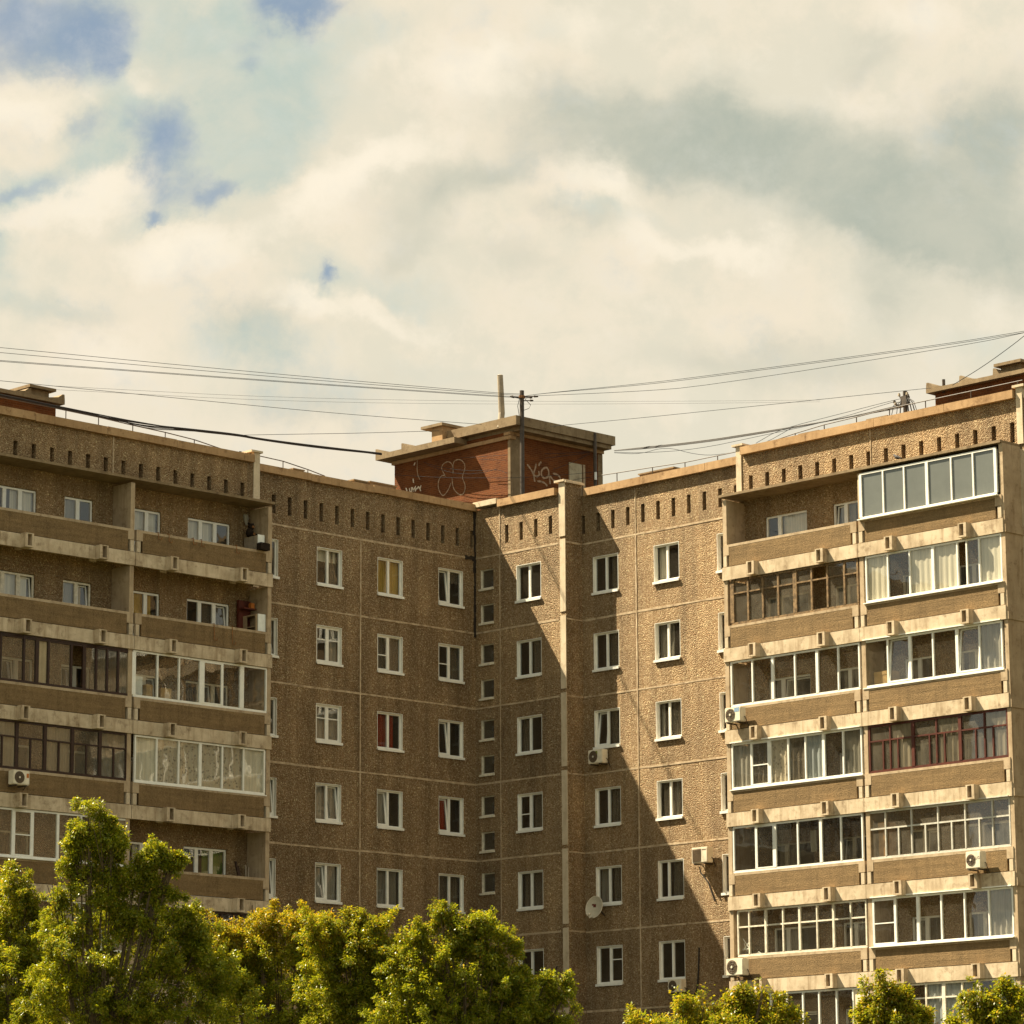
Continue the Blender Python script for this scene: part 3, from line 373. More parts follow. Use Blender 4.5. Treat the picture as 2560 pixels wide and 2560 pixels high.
# copings
def coping(f, u0, u1, n, z0, z1, mat='cope', seg=2.98, back=.55, sk=.0):
    random.seed(int(u0 * 7)); u = u0; out = MB()
    while u < u1 - .05:
        e = min(u1, u + seg); d = random.uniform(-.012, .012); out.box(f, u + .008, e - .008, z0 + d, z1 + d, n - back, n + .15); u = e
    out.build('coping', mat, B)
coping(fL, -11.18, -.02, 0, 26.97, 27.23); coping(fR, 1.30, 4.30, 0, 26.97, 27.24); coping(fR, 4.92, 12.98, NR2, 26.95, 27.23)
coping(fR, .02, 1.26, 0, 27.10, 27.30, 'strip'); coping(fL, -29.9, -11.52, LBN, 27.02, 27.29); coping(fR, 13.28, 25.02, 0, 27.02, 27.29)
m = MB(); m.box(fR, 4.22, 4.72, 27.42, 27.50, -.9, .10); m.box(fR, 4.72, 4.80, 27.38, 27.46, -.9, .08); m.build('coping', 'strip', B)
m = MB(); m.box(fR, 12.86, 13.36, 27.36, 27.43, -.6, .10); m.build('coping', 'strip', B)
m = MB(); m.box(fL, -11.62, -11.12, 27.40, 27.47, .2, LBN + .10); m.build('coping', 'strip', B)
m = MB(); m.box(fR, 24.96, 25.42, 27.36, 27.44, -.6, .10); m.build('coping', 'strip', B)
# ------------------------------------------------------------------ windows
def pane(f, u0, u1, z0, z1, n, par, mat='glass'): m = MB(); m.rect(f, u0, u1, z0, z1, n); return m.build('pane', mat, par)
def curtain(f, u0, u1, z0, z1, n, par, mat, seed=0):
    m = MB(); k = max(6, int((u1 - u0) / .045)); r = random.Random(seed); ph = r.uniform(0, 6); am = .012 if 'blind' in mat or mat == 'cream' else .028
    b = 0
    for i in range(k + 1):
        u = u0 + (u1 - u0) * i / k; o = am * math.sin(i * 1.25 + ph) + am * .6 * math.sin(i * .53 + ph * 2)
        m.v += [Vector(f(u, z0, n + o)), Vector(f(u, z1, n + o * .7))]
        if i: m.f.append((b - 2, b, b + 1, b - 1))
        b += 2
    return m.build('curtain', mat, par)
def sash(f, u0, u1, z0, z1, n, par, tilted=0., fw=.05, mat='white', gl='glass', bar=None):
    ff = tilt(f, z0, tilted) if tilted else f
    m = MB(); m.box(ff, u0, u1, z0, z0 + fw, n - .05, n); m.box(ff, u0, u1, z1 - fw, z1, n - .05, n); m.box(ff, u0, u0 + fw, z0 + fw, z1 - fw, n - .05, n); m.box(ff, u1 - fw, u1, z0 + fw, z1 - fw, n - .05, n)
    if bar: m.box(ff, u0 + fw, u1 - fw, bar - .018, bar + .018, n - .04, n - .005)
    s_ = m.build('sash', mat, par)
    q = MB(); q.rect(ff, u0 + fw, u1 - fw, z0 + fw, z1 - fw, n - .025); q.build('pane', gl, par); return s_
def window(f, u0, u1, i, n, spec, side):
    """two-sash window: lining, outer frame, mullion, sill; spec: dict(l=,r=) of sash modes and curtains"""
    z0, z1 = WZ0 - 2.8 * i, WZ1 - 2.8 * i; d = n - .085; fw = .055; mu = u0 + (u1 - u0) * spec.get('m', .48)
    m = MB(); t = .018
    m.box(f, u0 + .002, u0 + t, z0 + .002, z1 - .002, n - .15, n + .004); m.box(f, u1 - t, u1 - .002, z0 + .002, z1 - .002, n - .15, n + .004); m.box(f, u0 + t, u1 - t, z1 - t, z1 - .002, n - .15, n + .002)
    m.box(f, u0 + t, u0 + t + fw, z0 + .05, z1 - t, d - .06, d); m.box(f, u1 - t - fw, u1 - t, z0 + .05, z1 - t, d - .06, d)
    m.box(f, u0 + t + fw, u1 - t - fw, z1 - t - fw, z1 - t, d - .06, d); m.box(f, u0 + t + fw, u1 - t - fw, z0 + .05, z0 + .05 + fw, d - .06, d)
    m.box(f, mu - .045, mu + .045, z0 + .05 + fw, z1 - t - fw, d - .06, d + .012)
    fm = spec.get('mat', 'white'); wo_ = m.build('window', fm, B)
    m = MB(); m.box(f, u0 - .02, u1 + .02, z0 - .02, z0 + .035, n - .10, n + .075); m.box(f, u0 - .02, u1 + .02, z0 - .05, z0 - .021, n + .05, n + .075); m.build('sill', fm, wo_)
    gu = ((u0 + t + fw, mu - .045), (mu + .045, u1 - t - fw)); a0, a1 = z0 + .05 + fw, z1 - t - fw
    for k, (a, b) in zip('lr', gu):
        mode = spec.get(k, '')
        if 't' in mode: sash(f, a, b, a0, a1, d + .01, wo_, .11)
        elif 'b' in mode: sash(f, a, b, a0, a1, d + .01, wo_, 0, .03, bar=a0 + .52)
        elif 'x' in mode: sash(f, a, b, a0, a1, d + .01, wo_, 0, .03, bar=a1 - .42)
        else: pane(f, a, b, a0, a1, d - .03, wo_)
    c = spec.get('c')
    if c:
        for j, (cm, ca, cb, ct) in enumerate(c):
            ua, ub = u0 + (u1 - u0) * ca, u0 + (u1 - u0) * cb; curtain(f, ua, ub, (z0 if ct >= 0 else z1 - .45), z1 - .02, n - .26, wo_, cm, i * 10 + j + int(u0 * 3))
    return wo_
LC = {  # left wing, columns by first coordinate; one entry per storey from the top
 -10.85: [dict(c=[('sheer', .5, 1, 0)])] * 3 + [dict(r='t', c=[('cream', .6, 1, 0)])] + [dict(r='t')] * 5,
 -7.81: [dict(c=[('cream', .04, .98, -1), ('dim', .5, .98, 0)]), dict(r='x', l='x', c=[('sheer', .52, .97, 0)]), dict(l='x', r='x', c=[('sheer', .03, .97, 0)]), dict(r='t', c=[('sheer', .03, .97, 0)]), dict(l='t', c=[('sheer', .03, .97, 0)]), dict(), dict(), dict(), dict()],
 -4.90: [dict(c=[('yellow', .03, .98, 0)]), dict(l='b', c=[('dim', .03, .97, 0)]), dict(c=[('red', .03, .8, 0)]), dict(l='t', c=[('sheer', .03, .62, 0)]), dict(c=[('grey', .03, .97, 0)]), dict(), dict(), dict(), dict()],
 -1.88: [dict(l='t', c=[('dim', .5, .97, -1)]), dict(l='b', c=[('dim', .5, .97, 0)]), dict(l='t'), dict(l='t', c=[('red', .03, .62, 0)]), dict(c=[('dim', .03, .95, 0)]), dict(), dict(), dict(), dict()]}
for u0, u1 in ((-10.85, -9.62), (-7.81, -6.61), (-4.90, -3.66), (-1.88, -.64)):
    for i in rows(): window(fL, u0, u1, i, 0, LC[u0][i], 'L')
R1C = [dict(), dict(c=[('dim', .5, .97, 0)]), dict(c=[('dim', .03, .3, 0)]), dict(l='b', c=[('dim', .5, .97, 0)]), dict(c=[('dim', .03, .97, 0)]), dict(), dict(), dict(), dict()]
for i in rows(): window(fR, 2.16, 3.43, i, 0, R1C[i], 'R')
RC = {5.23: [dict(c=[('dim', .55, .97, 0)]), dict(c=[('dim', .5, .97, 0)]), dict(l='t', c=[('dim', .5, .97, 0)]), dict(c=[('dim', .5, .97, 0)]), dict(c=[('grey', .03, .45, 0), ('dim', .5, .97, 0)]), dict(r='x'), dict(), dict(), dict()],
 8.24: [dict(c=[('cream', .03, .42, 0)]), dict(c=[('grey', .03, .6, 0)]), dict(c=[('sheer', .03, .18, 0), ('dim', .5, .97, 0)]), dict(c=[('dim', .03, .97, 0), ('grey', .6, .97, 0)]), dict(m=.36, c=[('dim', .42, .97, 0)]), dict(), dict(), dict(), dict()],
 11.26: [dict()] * 9}
for u0, u1 in ((5.23, 6.49), (8.24, 9.46), (11.26, 12.49)):
    for i in rows(): window(fR, u0, u1, i, NR2, RC[u0][i], 'R')
for i in range(8):
    for a, b in ((23.98, 24.75), (22.70, 23.44)):
        a, b = a - 2.8 * i, b - 2.8 * i; m = MB()
        m.box(fR, .262, .31, a + .05, b - .002, -.14, -.03); m.box(fR, .92, .958, a + .05, b - .002, -.14, -.06); m.box(fR, .31, .92, b - .04, b - .002, -.14, -.06); m.box(fR, .31, .92, a + .05, a + .09, -.14, -.06)
        sw = m.build('stair_window', 'wwood', B); pane(fR, .31, .92, a + .09, b - .04, -.10, sw, 'dirty'); m = MB(); m.box(fR, .22, .98, a - .03, a + .045, -.05, .06); m.build('sill', 'wwood', sw)
# ------------------------------------------------------------------ loggias
ZF = 22.51
def mir(f, ua, ub):                                # bay-local coordinate 0..6 counted from the end nearest the inner corner
    s_ = 1 if ub > ua else -1
    if s_ > 0: return lambda u, z, n: f(ua + u, z, n)
    return lambda u, z, n: f(ua - u, z, n)
BW = 6.0
def loggia(f, n0, nf, i, seed):
    random.seed(seed); z = ZF - 2.8 * i
    m = MB()
    for a, b in ((.012, 1.395), (1.565, 4.435), (4.605, BW - .012)): m.box(f, a, b, z, z + .45, nf - .12, nf)
    for a in (1.395, 4.435): m.box(f, a, a + .17, z, z + .055, nf - .12, nf); m.box(f, a, a + .17, z + .43, z + .45, nf - .12, nf); m.box(f, a - .05, a + .22, z, z + .235, nf - .42, nf - .38)
    m.box(f, .02, BW - .02, z + .24, z + .445, n0 + .01, nf - .12); lo = m.build('loggia', 'con', B)
    m = MB(); m.box(f, .31, BW - .31, z + .475, z + 1.14, nf - .14, nf - .03)
    m.build('parapet_panel', 'panel', lo)
    m = MB(); m.box(f, .31, BW - .31, z + 1.14, z + 1.225, nf - .15, nf - .026); m.box(f, .05, .31, z + .86, z + 1.225, nf - .15, nf - .022); m.box(f, BW - .31, BW - .05, z + .86, z + 1.225, nf - .15, nf - .022)
    m.box(f, .31, BW - .31, z + .475, z + .86, nf - .15, nf - .10); m.build('parapet_rim', 'side', lo)
    for a, b in ((.07, .21), (BW - .21, BW - .07)):
        m = MB(); m.box(f, a, b, z + .47, z + .84, nf - .14, nf - .012); m.build('ear_block', 'strip', lo)
    for c in (1.33, 4.37):
        m = MB(); p = nf + .255
        m.box(f, c, c + .065, z + .0, z + .46, nf, p); m.box(f, c + .235, c + .34, z + .0, z + .46, nf, p); m.box(f, c + .065, c + .235, z, z + .055, nf, p); m.box(f, c + .065, c + .235, z + .43, z + .46, nf, p)
        m.build('bracket', 'con', lo)
    m = MB(); m.box(f, .03, .20, z + .45, z + 2.80, n0 + .01, nf - .05); m.build('divider_wall', 'side', lo)
    return lo
def end_wall(f, n0, nf, u0, u1):
    for i in range(8):
        z = ZF - 2.8 * i; m = MB(); m.box(f, u0, u1, z + .25, z + 2.80 + (.09 if i == 0 else 0), n0 + .01, nf - .05); m.box(f, u0, u1 + .04, z, z + .25, n0 + .01, nf - .03); m.build('divider_wall', 'side', B)
for bi, (ua, ub) in enumerate(LOG_L):
    for i in range(8):
        lo = loggia(mir(fL, ua, ub), LBN, LF, i, bi * 20 + i); z = ZF - 2.8 * i
        if (bi, i) in ((0, 0), (0, 1)):             # bent steel hooks left on the parapets
            for u, h in (((-16.45, .22), (-16.0, .26), (-14.95, .20), (-14.6, .22), (-13.05, .25)) if i == 0 else ((-14.0, .55), (-13.2, .6))):
                m = MB(); m.tube([fL(u, z + 1.24, LF - .1), fL(u, z + 1.26, LF + .0), fL(u, z + 1.24 - h, LF + .015), fL(u + .10, z + 1.22 - h, LF + .03), fL(u + .12, z + 1.30 - h, LF + .04)], .014, 5); m.build('hook', 'rustm', lo)
for bi, (ua, ub) in enumerate(LOG_R):
    for i in range(8): loggia(mir(fR, ua, ub), 0, RF, i, 100 + bi * 20 + i)
end_wall(mir(fR, 25.12, 31), 0, RF, -.12, 0.03); end_wall(mir(fL, -23.40, -29), LBN, LF, .03, .2)
m = MB(); m.box(fL, -29.9, -11.38, 25.405, 25.49, LBN - .05, LF + .05); m.build('loggia_roof', 'roofc', B)
m = MB(); m.box(fR, 13.06, 25.14, 25.405, 25.49, -.05, RF + .05); m.build('loggia_roof', 'roofc', B)
# windows and doors at the back of the loggias
def back_window(f, u0, u1, i, n, lay, cur=()):
    """lay: list of fractions dividing the opening; the first leaf may be a door"""
    z0, z1 = 22.98 - 2.8 * i, 24.71 - 2.8 * i; d = n - .07; us = [u0 + (u1 - u0) * k for k in lay]; m = MB()
    m.box(f, u0 + .003, u1 - .003, z1 - .07, z1 - .003, d - .06, d); m.box(f, u0 + .003, u1 - .003, z0 + .003, z0 + .28, d - .06, d)
    for k, u in enumerate(us):
        a = .075 if 0 < k < len(us) - 1 else .06; m.box(f, max(u0 + .003, u - a), min(u1 - .003, u + a), z0 + .28, z1 - .07, d - .06, d + .01)
    bw = m.build('balcony_window', 'wwood' if (i + int(u0)) % 3 == 0 else 'white', B)
    for k in range(len(us) - 1):
        a, b = us[k] + .075, us[k + 1] - .075
        if (k + i + int(abs(u0))) % 4 == 1: sash(f, a, b, z0 + .3, z1 - .08, d + .012, bw, .10, .045)
        else: pane(f, a, b, z0 + .28, z1 - .07, d - .03, bw)
    for j, (cm, ca, cb) in enumerate(cur): curtain(f, u0 + (u1 - u0) * ca, u0 + (u1 - u0) * cb, z0, z1 - .03, n - .22, bw, cm, j + i * 7)
curL = {(0, 0, 0): [('cream', .02, .66)], (0, 1, 0): [('cream', .02, .97)], (0, 0, 1): [('sheer', .0, .5)], (0, 1, 1): [('cream', .5, .98)], (1, 1, 1): [('cream', .3, .9)], (1, 0, 1): [('sheer', .02, .45), ('yellow', .5, .75)], (1, 1, 0): [('yellow', .3, .85)], (1, 0, 0): [('dim', .3, .97)], (4, 0, 0): [('green', .5, .99)], (4, 1, 0): [('cream', .5, .97)]}
for bi, bay in enumerate(BACK_L):
    for wi, (u0, u1) in enumerate(bay):
        for i in range(8): back_window(fL, u0, u1, i, LBN, (0, .32, .66, 1) if u1 - u0 > 1.5 else (0, .5, 1), curL.get((i, wi, bi), [('dim', .1, .6)]))
for bi, bay in enumerate(BACK_R):
    for wi, (u0, u1) in enumerate(bay):
        for i in range(8): back_window(fR, u0, u1, i, 0, (0, .32, 1) if u1 - u0 > 1.5 else (0, .5, 1), [('cream', .34, .99)] if (i, bi, wi) == (0, 0, 0) else [('sheer', .1, .5)])
# ------------------------------------------------------------------ loggia glazing
def glaz(f, nf, i, us, mat, modes, thick=(), tw=.11, w=.055, z0=None, z1=None, trans=None, sub=(), gl='glass', sillw=None, rail=False, curt=None, z_in=0., curs=0):
    """us: mullion centres; modes: one letter per bay; sub: extra posts below the transom; upper posts in thick are wider"""
    z0 = (ZF + 1.235 - 2.8 * i) if z0 is None else z0; z1 = (ZF + 2.785 - 2.8 * i) if z1 is None else z1; n = nf - .06 + z_in; m = MB()
    a0, a1 = us[0] - w / 2, us[-1] + w / 2; m.box(f, a0, a1, z0, z0 + .075, n - .07, n); m.box(f, a0, a1, z1 - .06, z1, n - .07, n)
    for k, u in enumerate(us):
        h = (tw if k in thick else w) / 2; m.box(f, u - h, u + h, z0 + .075, z1 - .06, n - .07, n + .008)
    if trans:
        for k in range(len(us) - 1):
            hk = (tw if k in thick else w) / 2; hj_ = (tw if k + 1 in thick else w) / 2; m.box(f, us[k] + hk, us[k + 1] - hj_, trans - .025, trans + .025, n - .06, n + .003)
    for u in sub: m.box(f, u - .026, u + .026, z0 + .075, trans - .025, n - .06, n + .003)
    if sillw: m.box(f, a0 - .05, a1 + .05, z0 - .035, z0 - .004, n - .05, n + sillw)
    if rail: m.box(f, a0, a1, z1 + .012, z1 + .045, n - .02, n + .10)
    G = m.build('loggia_glazing', mat, B)
    for k in range(len(us) - 1):
        hk = (tw if k in thick else w) / 2; hj_ = (tw if k + 1 in thick else w) / 2; a, b = us[k] + hk, us[k + 1] - hj_; md = modes[k % len(modes)]; zb = z0 + .075; zt = z1 - .06
        if md == 'o': continue
        if md == 'p': m = MB(); m.box(f, a, b, zb, zt, n - .05, n - .02); m.build('infill_panel', 'cream_panel', G); continue
        if md == 't': sash(f, a, b, zb, zt, n + .01, G, .10, .05, mat, gl); continue
        if md == 'b': sash(f, a, b, zb, zt, n + .006, G, 0, .035, mat, gl, bar=zb + .66)
        elif md == 'f': m = MB(); m.rect(f, a, b, zb, zt, n - .035); m.build('pane', 'frost', G); continue
        elif md == 's' : sash(f, a, b, zb, zt, n + .006, G, 0, .04, mat, gl)
        else: m = MB(); m.rect(f, a, b, zb, zt, n - .035); m.build('pane', gl, G)
        cm = {'w': 'cream', 'l': 'lace', 'h': 'sheer', 'e': 'blue', 'd': 'dim', 'g': 'grey'}.get(md)
        if curt and curt[k % len(curt)] != '.': cm = {'w': 'cream', 'l': 'lace', 'h': 'sheer', 'e': 'blue', 'd': 'dim', 'g': 'grey'}[curt[k % len(curt)]]
        if cm: curtain(f, a - .02, b + .02, zb, zt + .02, n - .085, G, cm, k + i * 9 + curs)
    return G
FR = lambda u, z, n: fR(u, z, n); FL = lambda u, z, n: fL(u, z, n)
glaz(fR, RF, 0, [19.31, 20.27, 21.155, 22.1, 23.1, 23.985, 24.88], 'white', 'ffffff', thick=(0, 3, 6), sillw=.12, z_in=.06)
glaz(fR, RF, 1, [13.52, 14.235, 14.90, 15.59, 16.33, 17.06, 17.75, 18.48, 19.05], 'owood', 'cccccocc', thick=(0, 4), trans=22.02, gl='dirty', w=.075, tw=.16)
glaz(fR, RF, 1, [19.42, 20.33, 21.24, 22.2, 23.2, 23.58, 24.08, 24.96], 'white', 'wcwwocw', thick=(3,), sillw=.10)
glaz(fR, RF, 2, [13.42, 14.365, 15.265, 16.25, 17.22, 18.13, 19.03], 'white', 'cccccc', thick=(2, 4), rail=False)
glaz(fR, RF, 2, [19.29, 20.23, 21.155, 22.10, 23.08, 23.98, 24.87], 'white', 'ctccth', thick=(2, 4), rail=True, sillw=.06)
glaz(fR, RF, 3, [13.40, 14.245, 15.065, 15.885, 16.635, 17.42, 18.255, 19.03], 'white', 'cbccccc', thick=(2, 5), rail=True, curt='hdlde.g', sillw=.08)
glaz(fR, RF, 3, [19.38, 20.24, 21.18, 22.14, 23.09, 24.07, 24.97], 'rwood', 'cccccc', thick=(2, 4), tw=.12, trans=16.37, sub=(19.94, 20.55, 21.85, 22.46, 23.71, 24.40), gl='dirty', curt='.h.g.h')
glaz(fR, RF, 4, [13.39, 14.38, 15.22, 16.22, 17.215, 18.075, 18.98], 'white', 'cscccc', thick=(2, 4), gl='dark')
glaz(fR, RF, 4, [19.25, 19.95, 21.02, 22.10, 23.19, 24.27, 24.95], 'alu', 'cccccc', w=.045, trans=13.52, sub=(20.48, 21.58, 22.64, 23.74), gl='dirty', rail=True)
glaz(fR, RF, 5, [13.52, 14.01, 14.74, 15.50, 16.22, 16.97, 17.67, 18.40, 19.05], 'wwood', 'cccccccc', thick=(2, 4, 6), tw=.085, w=.05, trans=10.73)
glaz(fR, RF, 5, [19.33, 20.27, 21.185, 22.13, 23.06, 24.02, 24.95], 'white', 'bcccch', thick=(2,), rail=True, sillw=.13)
glaz(fR, RF, 6, [13.42, 14.15, 14.9, 15.6, 16.29, 16.98, 17.72, 18.42, 19.08], 'white', 'cccccccp')
glaz(fR, RF, 6, [19.35, 20.74, 21.42, 22.13, 22.865, 23.52, 24.30, 24.93], 'wwood', 'cceeece', thick=(1, 3, 5), tw=.13, trans=8.02)
glaz(fR, RF, 7, [13.4, 14.4, 15.4, 16.4, 17.4, 18.2, 19.0], 'white', 'ch'); glaz(fR, RF, 7, [19.35, 20.3, 21.2, 22.1, 23.1, 24., 24.93], 'white', 'hc')
glaz(fL, LF, 2, [-17.36, -16.35, -15.43, -14.47, -13.55, -12.70, -11.56], 'white', 'cccscc', thick=(0, 3, 5, 6), tw=.17)
glaz(fL, LF, 2, [-22.74, -21.82, -21.30, -20.84, -19.92, -19.40, -18.90, -18.45, -18.0, -17.56], 'bwood', 'ccwcocccc', thick=(2, 5), tw=.13, w=.075, trans=19.60, gl='dirty', curt='....g.d.d')
glaz(fL, LF, 3, [-17.24, -16.335, -15.40, -14.48, -13.52, -12.59, -11.67], 'white', 'cccccc', thick=(3,), sillw=.05, curt='wllllw')
glaz(fL, LF, 3, [-23.15, -22.03, -20.91, -19.81, -18.69, -17.57], 'bwood', 'ccccc', thick=(0, 1, 2, 3, 4, 5), tw=.12, trans=16.38, sub=(-22.6, -21.48, -20.35, -19.24, -18.12), gl='dirty', curt='h.h.g')
glaz(fL, LF, 4, [-23.2, -22.1, -21.34, -20.33, -19.4, -18.5, -17.49], 'white', 'cbcccc', thick=(1, 2, 3), tw=.09, sillw=.12, gl='dirty')
glaz(fL, LF, 5, [-23.2, -22.2, -21.2, -20.3, -19.4, -18.5, -17.49], 'white', 'ch'); glaz(fL, LF, 5, [-17.24, -16.3, -15.4, -14.5, -13.5, -12.6, -11.67], 'bwood', 'cd', trans=11.)
glaz(fL, LF, 6, [-23.2, -22.2, -21.2, -20.3, -19.4, -18.5, -17.49], 'white', 'wc'); glaz(fL, LF, 6, [-17.24, -16.3, -15.4, -14.5, -13.5, -12.6, -11.67], 'white', 'cd')
# ------------------------------------------------------------------ machine rooms on the roof
def prism(m, f, pts, n0, n1):
    b = len(m.v); k = len(pts); m.v += [Vector(f(u, z, n)) for n in (n0, n1) for u, z in pts]; m.f += [tuple(b + i for i in range(k)), tuple(b + k + i for i in reversed(range(k)))]
    m.f += [(b + i, b + k + i, b + k + (i + 1) % k, b + (i + 1) % k) for i in range(k)]
XP, YP = -1.2045, 3.0378
m = MB(); m.box(ident, XP - 6.5, XP, YP, 8.1, 26.9, 30.72); mr = m.build('machine_room', 'brick', B)
m = MB(); m.box(ident, XP - .12, XP + .014, YP - .012, YP + .63, 26.9, 30.58); m.build('pillar', 'roofc', mr); m = MB(); m.box(ident, XP - .2, XP + .014, 7.84, 8.10, 26.9, 30.55); m.build('pillar', 'roofc', mr)
m = MB(); m.box(ident, XP - 3.2, XP + .60, YP - .27, 8.22, 30.86, 31.22); m.box(ident, XP - 6.9, XP - 2.4, YP - .66, 8.2, 30.58, 30.80)
for k in range(2): c = XP - 6.9 + k * 1.5; prism(m, lambda u, z, n: (u, YP - n, z), [(c, 30.799), (c, 31.02), (c + .09, 31.02), (c + .25, 30.88), (c + .7, 30.799)], -5., .66)
m.box(ident, XP - 6.85, XP + .5, YP + .05, 8.1, 30.70, 30.86); m.build('roof_slab', 'roofc', mr)
m = MB(); m.box(ident, XP - .25, XP + .10, YP - .1, 8.1, 30.58, 30.70); m.box(ident, XP - 6.6, XP + .1, YP - .08, YP + .2, 30.42, 30.56); m.build('ring_beam', 'cope', mr)
m = MB(); m.box(ident, XP - 3.9, XP - 3.3, 2.60, 3.9, 30.79, 31.42); m.build('vent_shaft', 'cope', mr)
m = MB(); m.box(ident, XP - 4.4, XP - 3.2, 2.48, 4.0, 31.42, 31.53); m.build('vent_cap', 'roofc', mr)
m = MB(); m.box(ident, XP, XP + .05, 6.21, 6.9, 27.6, 29.98); m.build('door', 'door', mr)
m = MB(); m.box(ident, XP, XP + .03, 6.98, 7.1, 27.6, 30.0); m.build('door_frame', 'side', mr)
def ribbon(strokes, f, w_):
    m = MB()
    for st in strokes:
        pts = []
        for a, b in zip(st, st[1:]):
            for t in (0, .25, .5, .75): pts.append((a[0] + (b[0] - a[0]) * t, a[1] + (b[1] - a[1]) * t))
        pts.append(tuple(st[-1]))
        for _ in range(3): pts = [pts[0]] + [((pts[k - 1][0] + 2 * pts[k][0] + pts[k + 1][0]) / 4, (pts[k - 1][1] + 2 * pts[k][1] + pts[k + 1][1]) / 4) for k in range(1, len(pts) - 1)] + [pts[-1]]
        L_ = []
        for k, q in enumerate(pts):
            a, b = pts[max(0, k - 1)], pts[min(len(pts) - 1, k + 1)]; dx, dy = b[0] - a[0], b[1] - a[1]; l = math.hypot(dx, dy) or 1; ww = w_ * (.7 + .5 * abs(math.sin(k * .7)))
            L_.append(((q[0] - dy / l * ww, q[1] + dx / l * ww), (q[0] + dy / l * ww, q[1] - dx / l * ww)))
        for k in range(len(L_) - 1): m.quad(f, (*L_[k][0], .006), (*L_[k][1], .006), (*L_[k + 1][1], .006), (*L_[k + 1][0], .006))
    return m
fPL = lambda u, z, n: (u, YP - n, z); fPR = lambda u, z, n: (XP + n, u, z)
ribbon(D['graf_left'][:4], fPL, .019).build('graffiti_drawing', 'faded', mr); ribbon(D['graf_left'][4:], fPL, .026).build('graffiti_writing', 'paint', mr); ribbon(D['graf_right'], fPR, .035).build('graffiti_writing', 'faded', mr)
def ribbed_room(f, u0, u1, n1, n2, z0, z1, vent):
    """machine room seen over the parapet: brick box, ribbed slab with raised ends, vent box with cap"""
    m = MB(); m.box(f, u0, u1, 26.9, z0, n1, n2); r_ = m.build('machine_room', 'brick', B)
    m = MB(); a, b = u0 - .22, u1 + .22; m.box(f, a, b, z0, z0 + .14, n1 - .2, n2 + .22)
    for k in range(int((b - a) / 1.43) + 1):
        c = a + k * 1.43 if vent > 0 else b - k * 1.43; s_ = 1 if vent > 0 else -1
        prism(m, f, [(c, z0 + .139), (c + s_ * .02, z1), (c + s_ * .10, z1), (c + s_ * .28, z0 + .22), (c + s_ * .75, z0 + .139)], n1 - .2, n2 + .22)
    m.build('roof_slab', 'roofc', r_)
    m = MB(); vu = vent if vent > 0 else vent; m.box(f, vu - .4, vu + .42, z0 + .14, z1 + .02, n1, n2 + .1); m.build('vent_shaft', 'roofc', r_)
    m = MB(); m.box(f, vu - .55, vu + .58, z1 + .02, z1 + .12, n1 - .15, n2 + .3); m.build('vent_cap', 'roofc', r_); return r_
ribbed_room(fL, -24, -16.8, -6, -3.5, 28.98, 29.33, -17.6); ribbed_room(fR, 19.0, 25.6, -6.5, -3.5, 28.80, 29.16, 22.3)
# railings along the roof edge
def rail(f, pts, posts):
    m = MB(); m.tube([f(u, z, n) for u, z, n in pts], .018, 6); r_ = m.build('roof_railing', 'steel', B)
    for u, zt, zb, n in posts: m = MB(); m.tube([f(u, zb, n), f(u, zt, n)], .018, 6); m.build('post', 'steel', r_)
rail(fR, [(13.38, 27.30, -.3), (15.43, 27.49, -.3), (16.73, 27.58, -.3), (18.15, 27.61, -.3), (19.58, 27.66, -.3), (21.11, 27.66, -.3), (25.1, 27.66, -.3)], [(u, z, 27.2, -.3) for u, z in ((15.43, 27.49), (16.73, 27.58), (18.15, 27.61), (19.58, 27.66), (21.11, 27.66), (23, 27.66), (24.9, 27.66))])
rail(fR, [(5.4, 27.72, -1.2), (7.9, 27.62, -1.2), (9.49, 27.55, -1.2), (12.9, 27.54, -1.2)], [(u, z, 27.1, -1.2) for u, z in ((6.15, 27.69), (7.91, 27.61), (9.49, 27.55), (11.05, 27.54))])
rail(fL, [(-11.1, 27.68, -.4), (-9.08, 27.63, -.4), (-7.91, 27.5, -.4), (-7.1, 27.38, -.4)], [(-9.08, 27.63, 27.1, -.4), (-7.91, 27.5, 27.1, -.4)])
rail(fL, [(-26, 27.75, .4), (-19.7, 27.72, .4), (-17.95, 27.70, .4), (-16.49, 27.65, .4), (-15.08, 27.62, .4), (-13.8, 27.56, .4), (-12.6, 27.42, .4)], [(u, z, 27.2, .4) for u, z in ((-19.32, 27.71), (-17.95, 27.7), (-16.49, 27.65), (-15.08, 27.62), (-13.8, 27.56))])
# ------------------------------------------------------------------ things on the roof
def slab(u0, u1, z0, z1, n0, n1, f, label): m = MB(); m.box(f, u0, u1, z0, z1 - .05, n0 + .04, n1 - .04); m.box(f, u0 - .05, u1 + .05, z1 - .049, z1, n0, n1); tag(m.build('concrete_slab', 'roofc'), label, 'slab', 'loose concrete slabs on the roof edge')
slab(-8.9, -8.45, 27.24, 27.35, -.5, .0, fL, 'small flat concrete slab on left wing roof edge, nearest to the raised parapet post')
slab(-6.0, -5.4, 27.24, 27.37, -.6, .0, fL, 'square concrete slab on left wing roof edge, between two other slabs')
slab(-4.95, -3.7, 27.24, 27.50, -1.1, -.3, fL, 'long tilted-looking concrete slab at the foot of the red brick rooftop room')
slab(7.05, 8.7, 27.27, 27.55, -2.2, -1.4, fR, 'wide flat concrete cap behind the railing on the sunlit roof edge')
slab(15.7, 16.5, 27.29, 27.42, -.6, -.2, fR, 'thin concrete slab on right wing roof edge, left of the one by the insulator post')
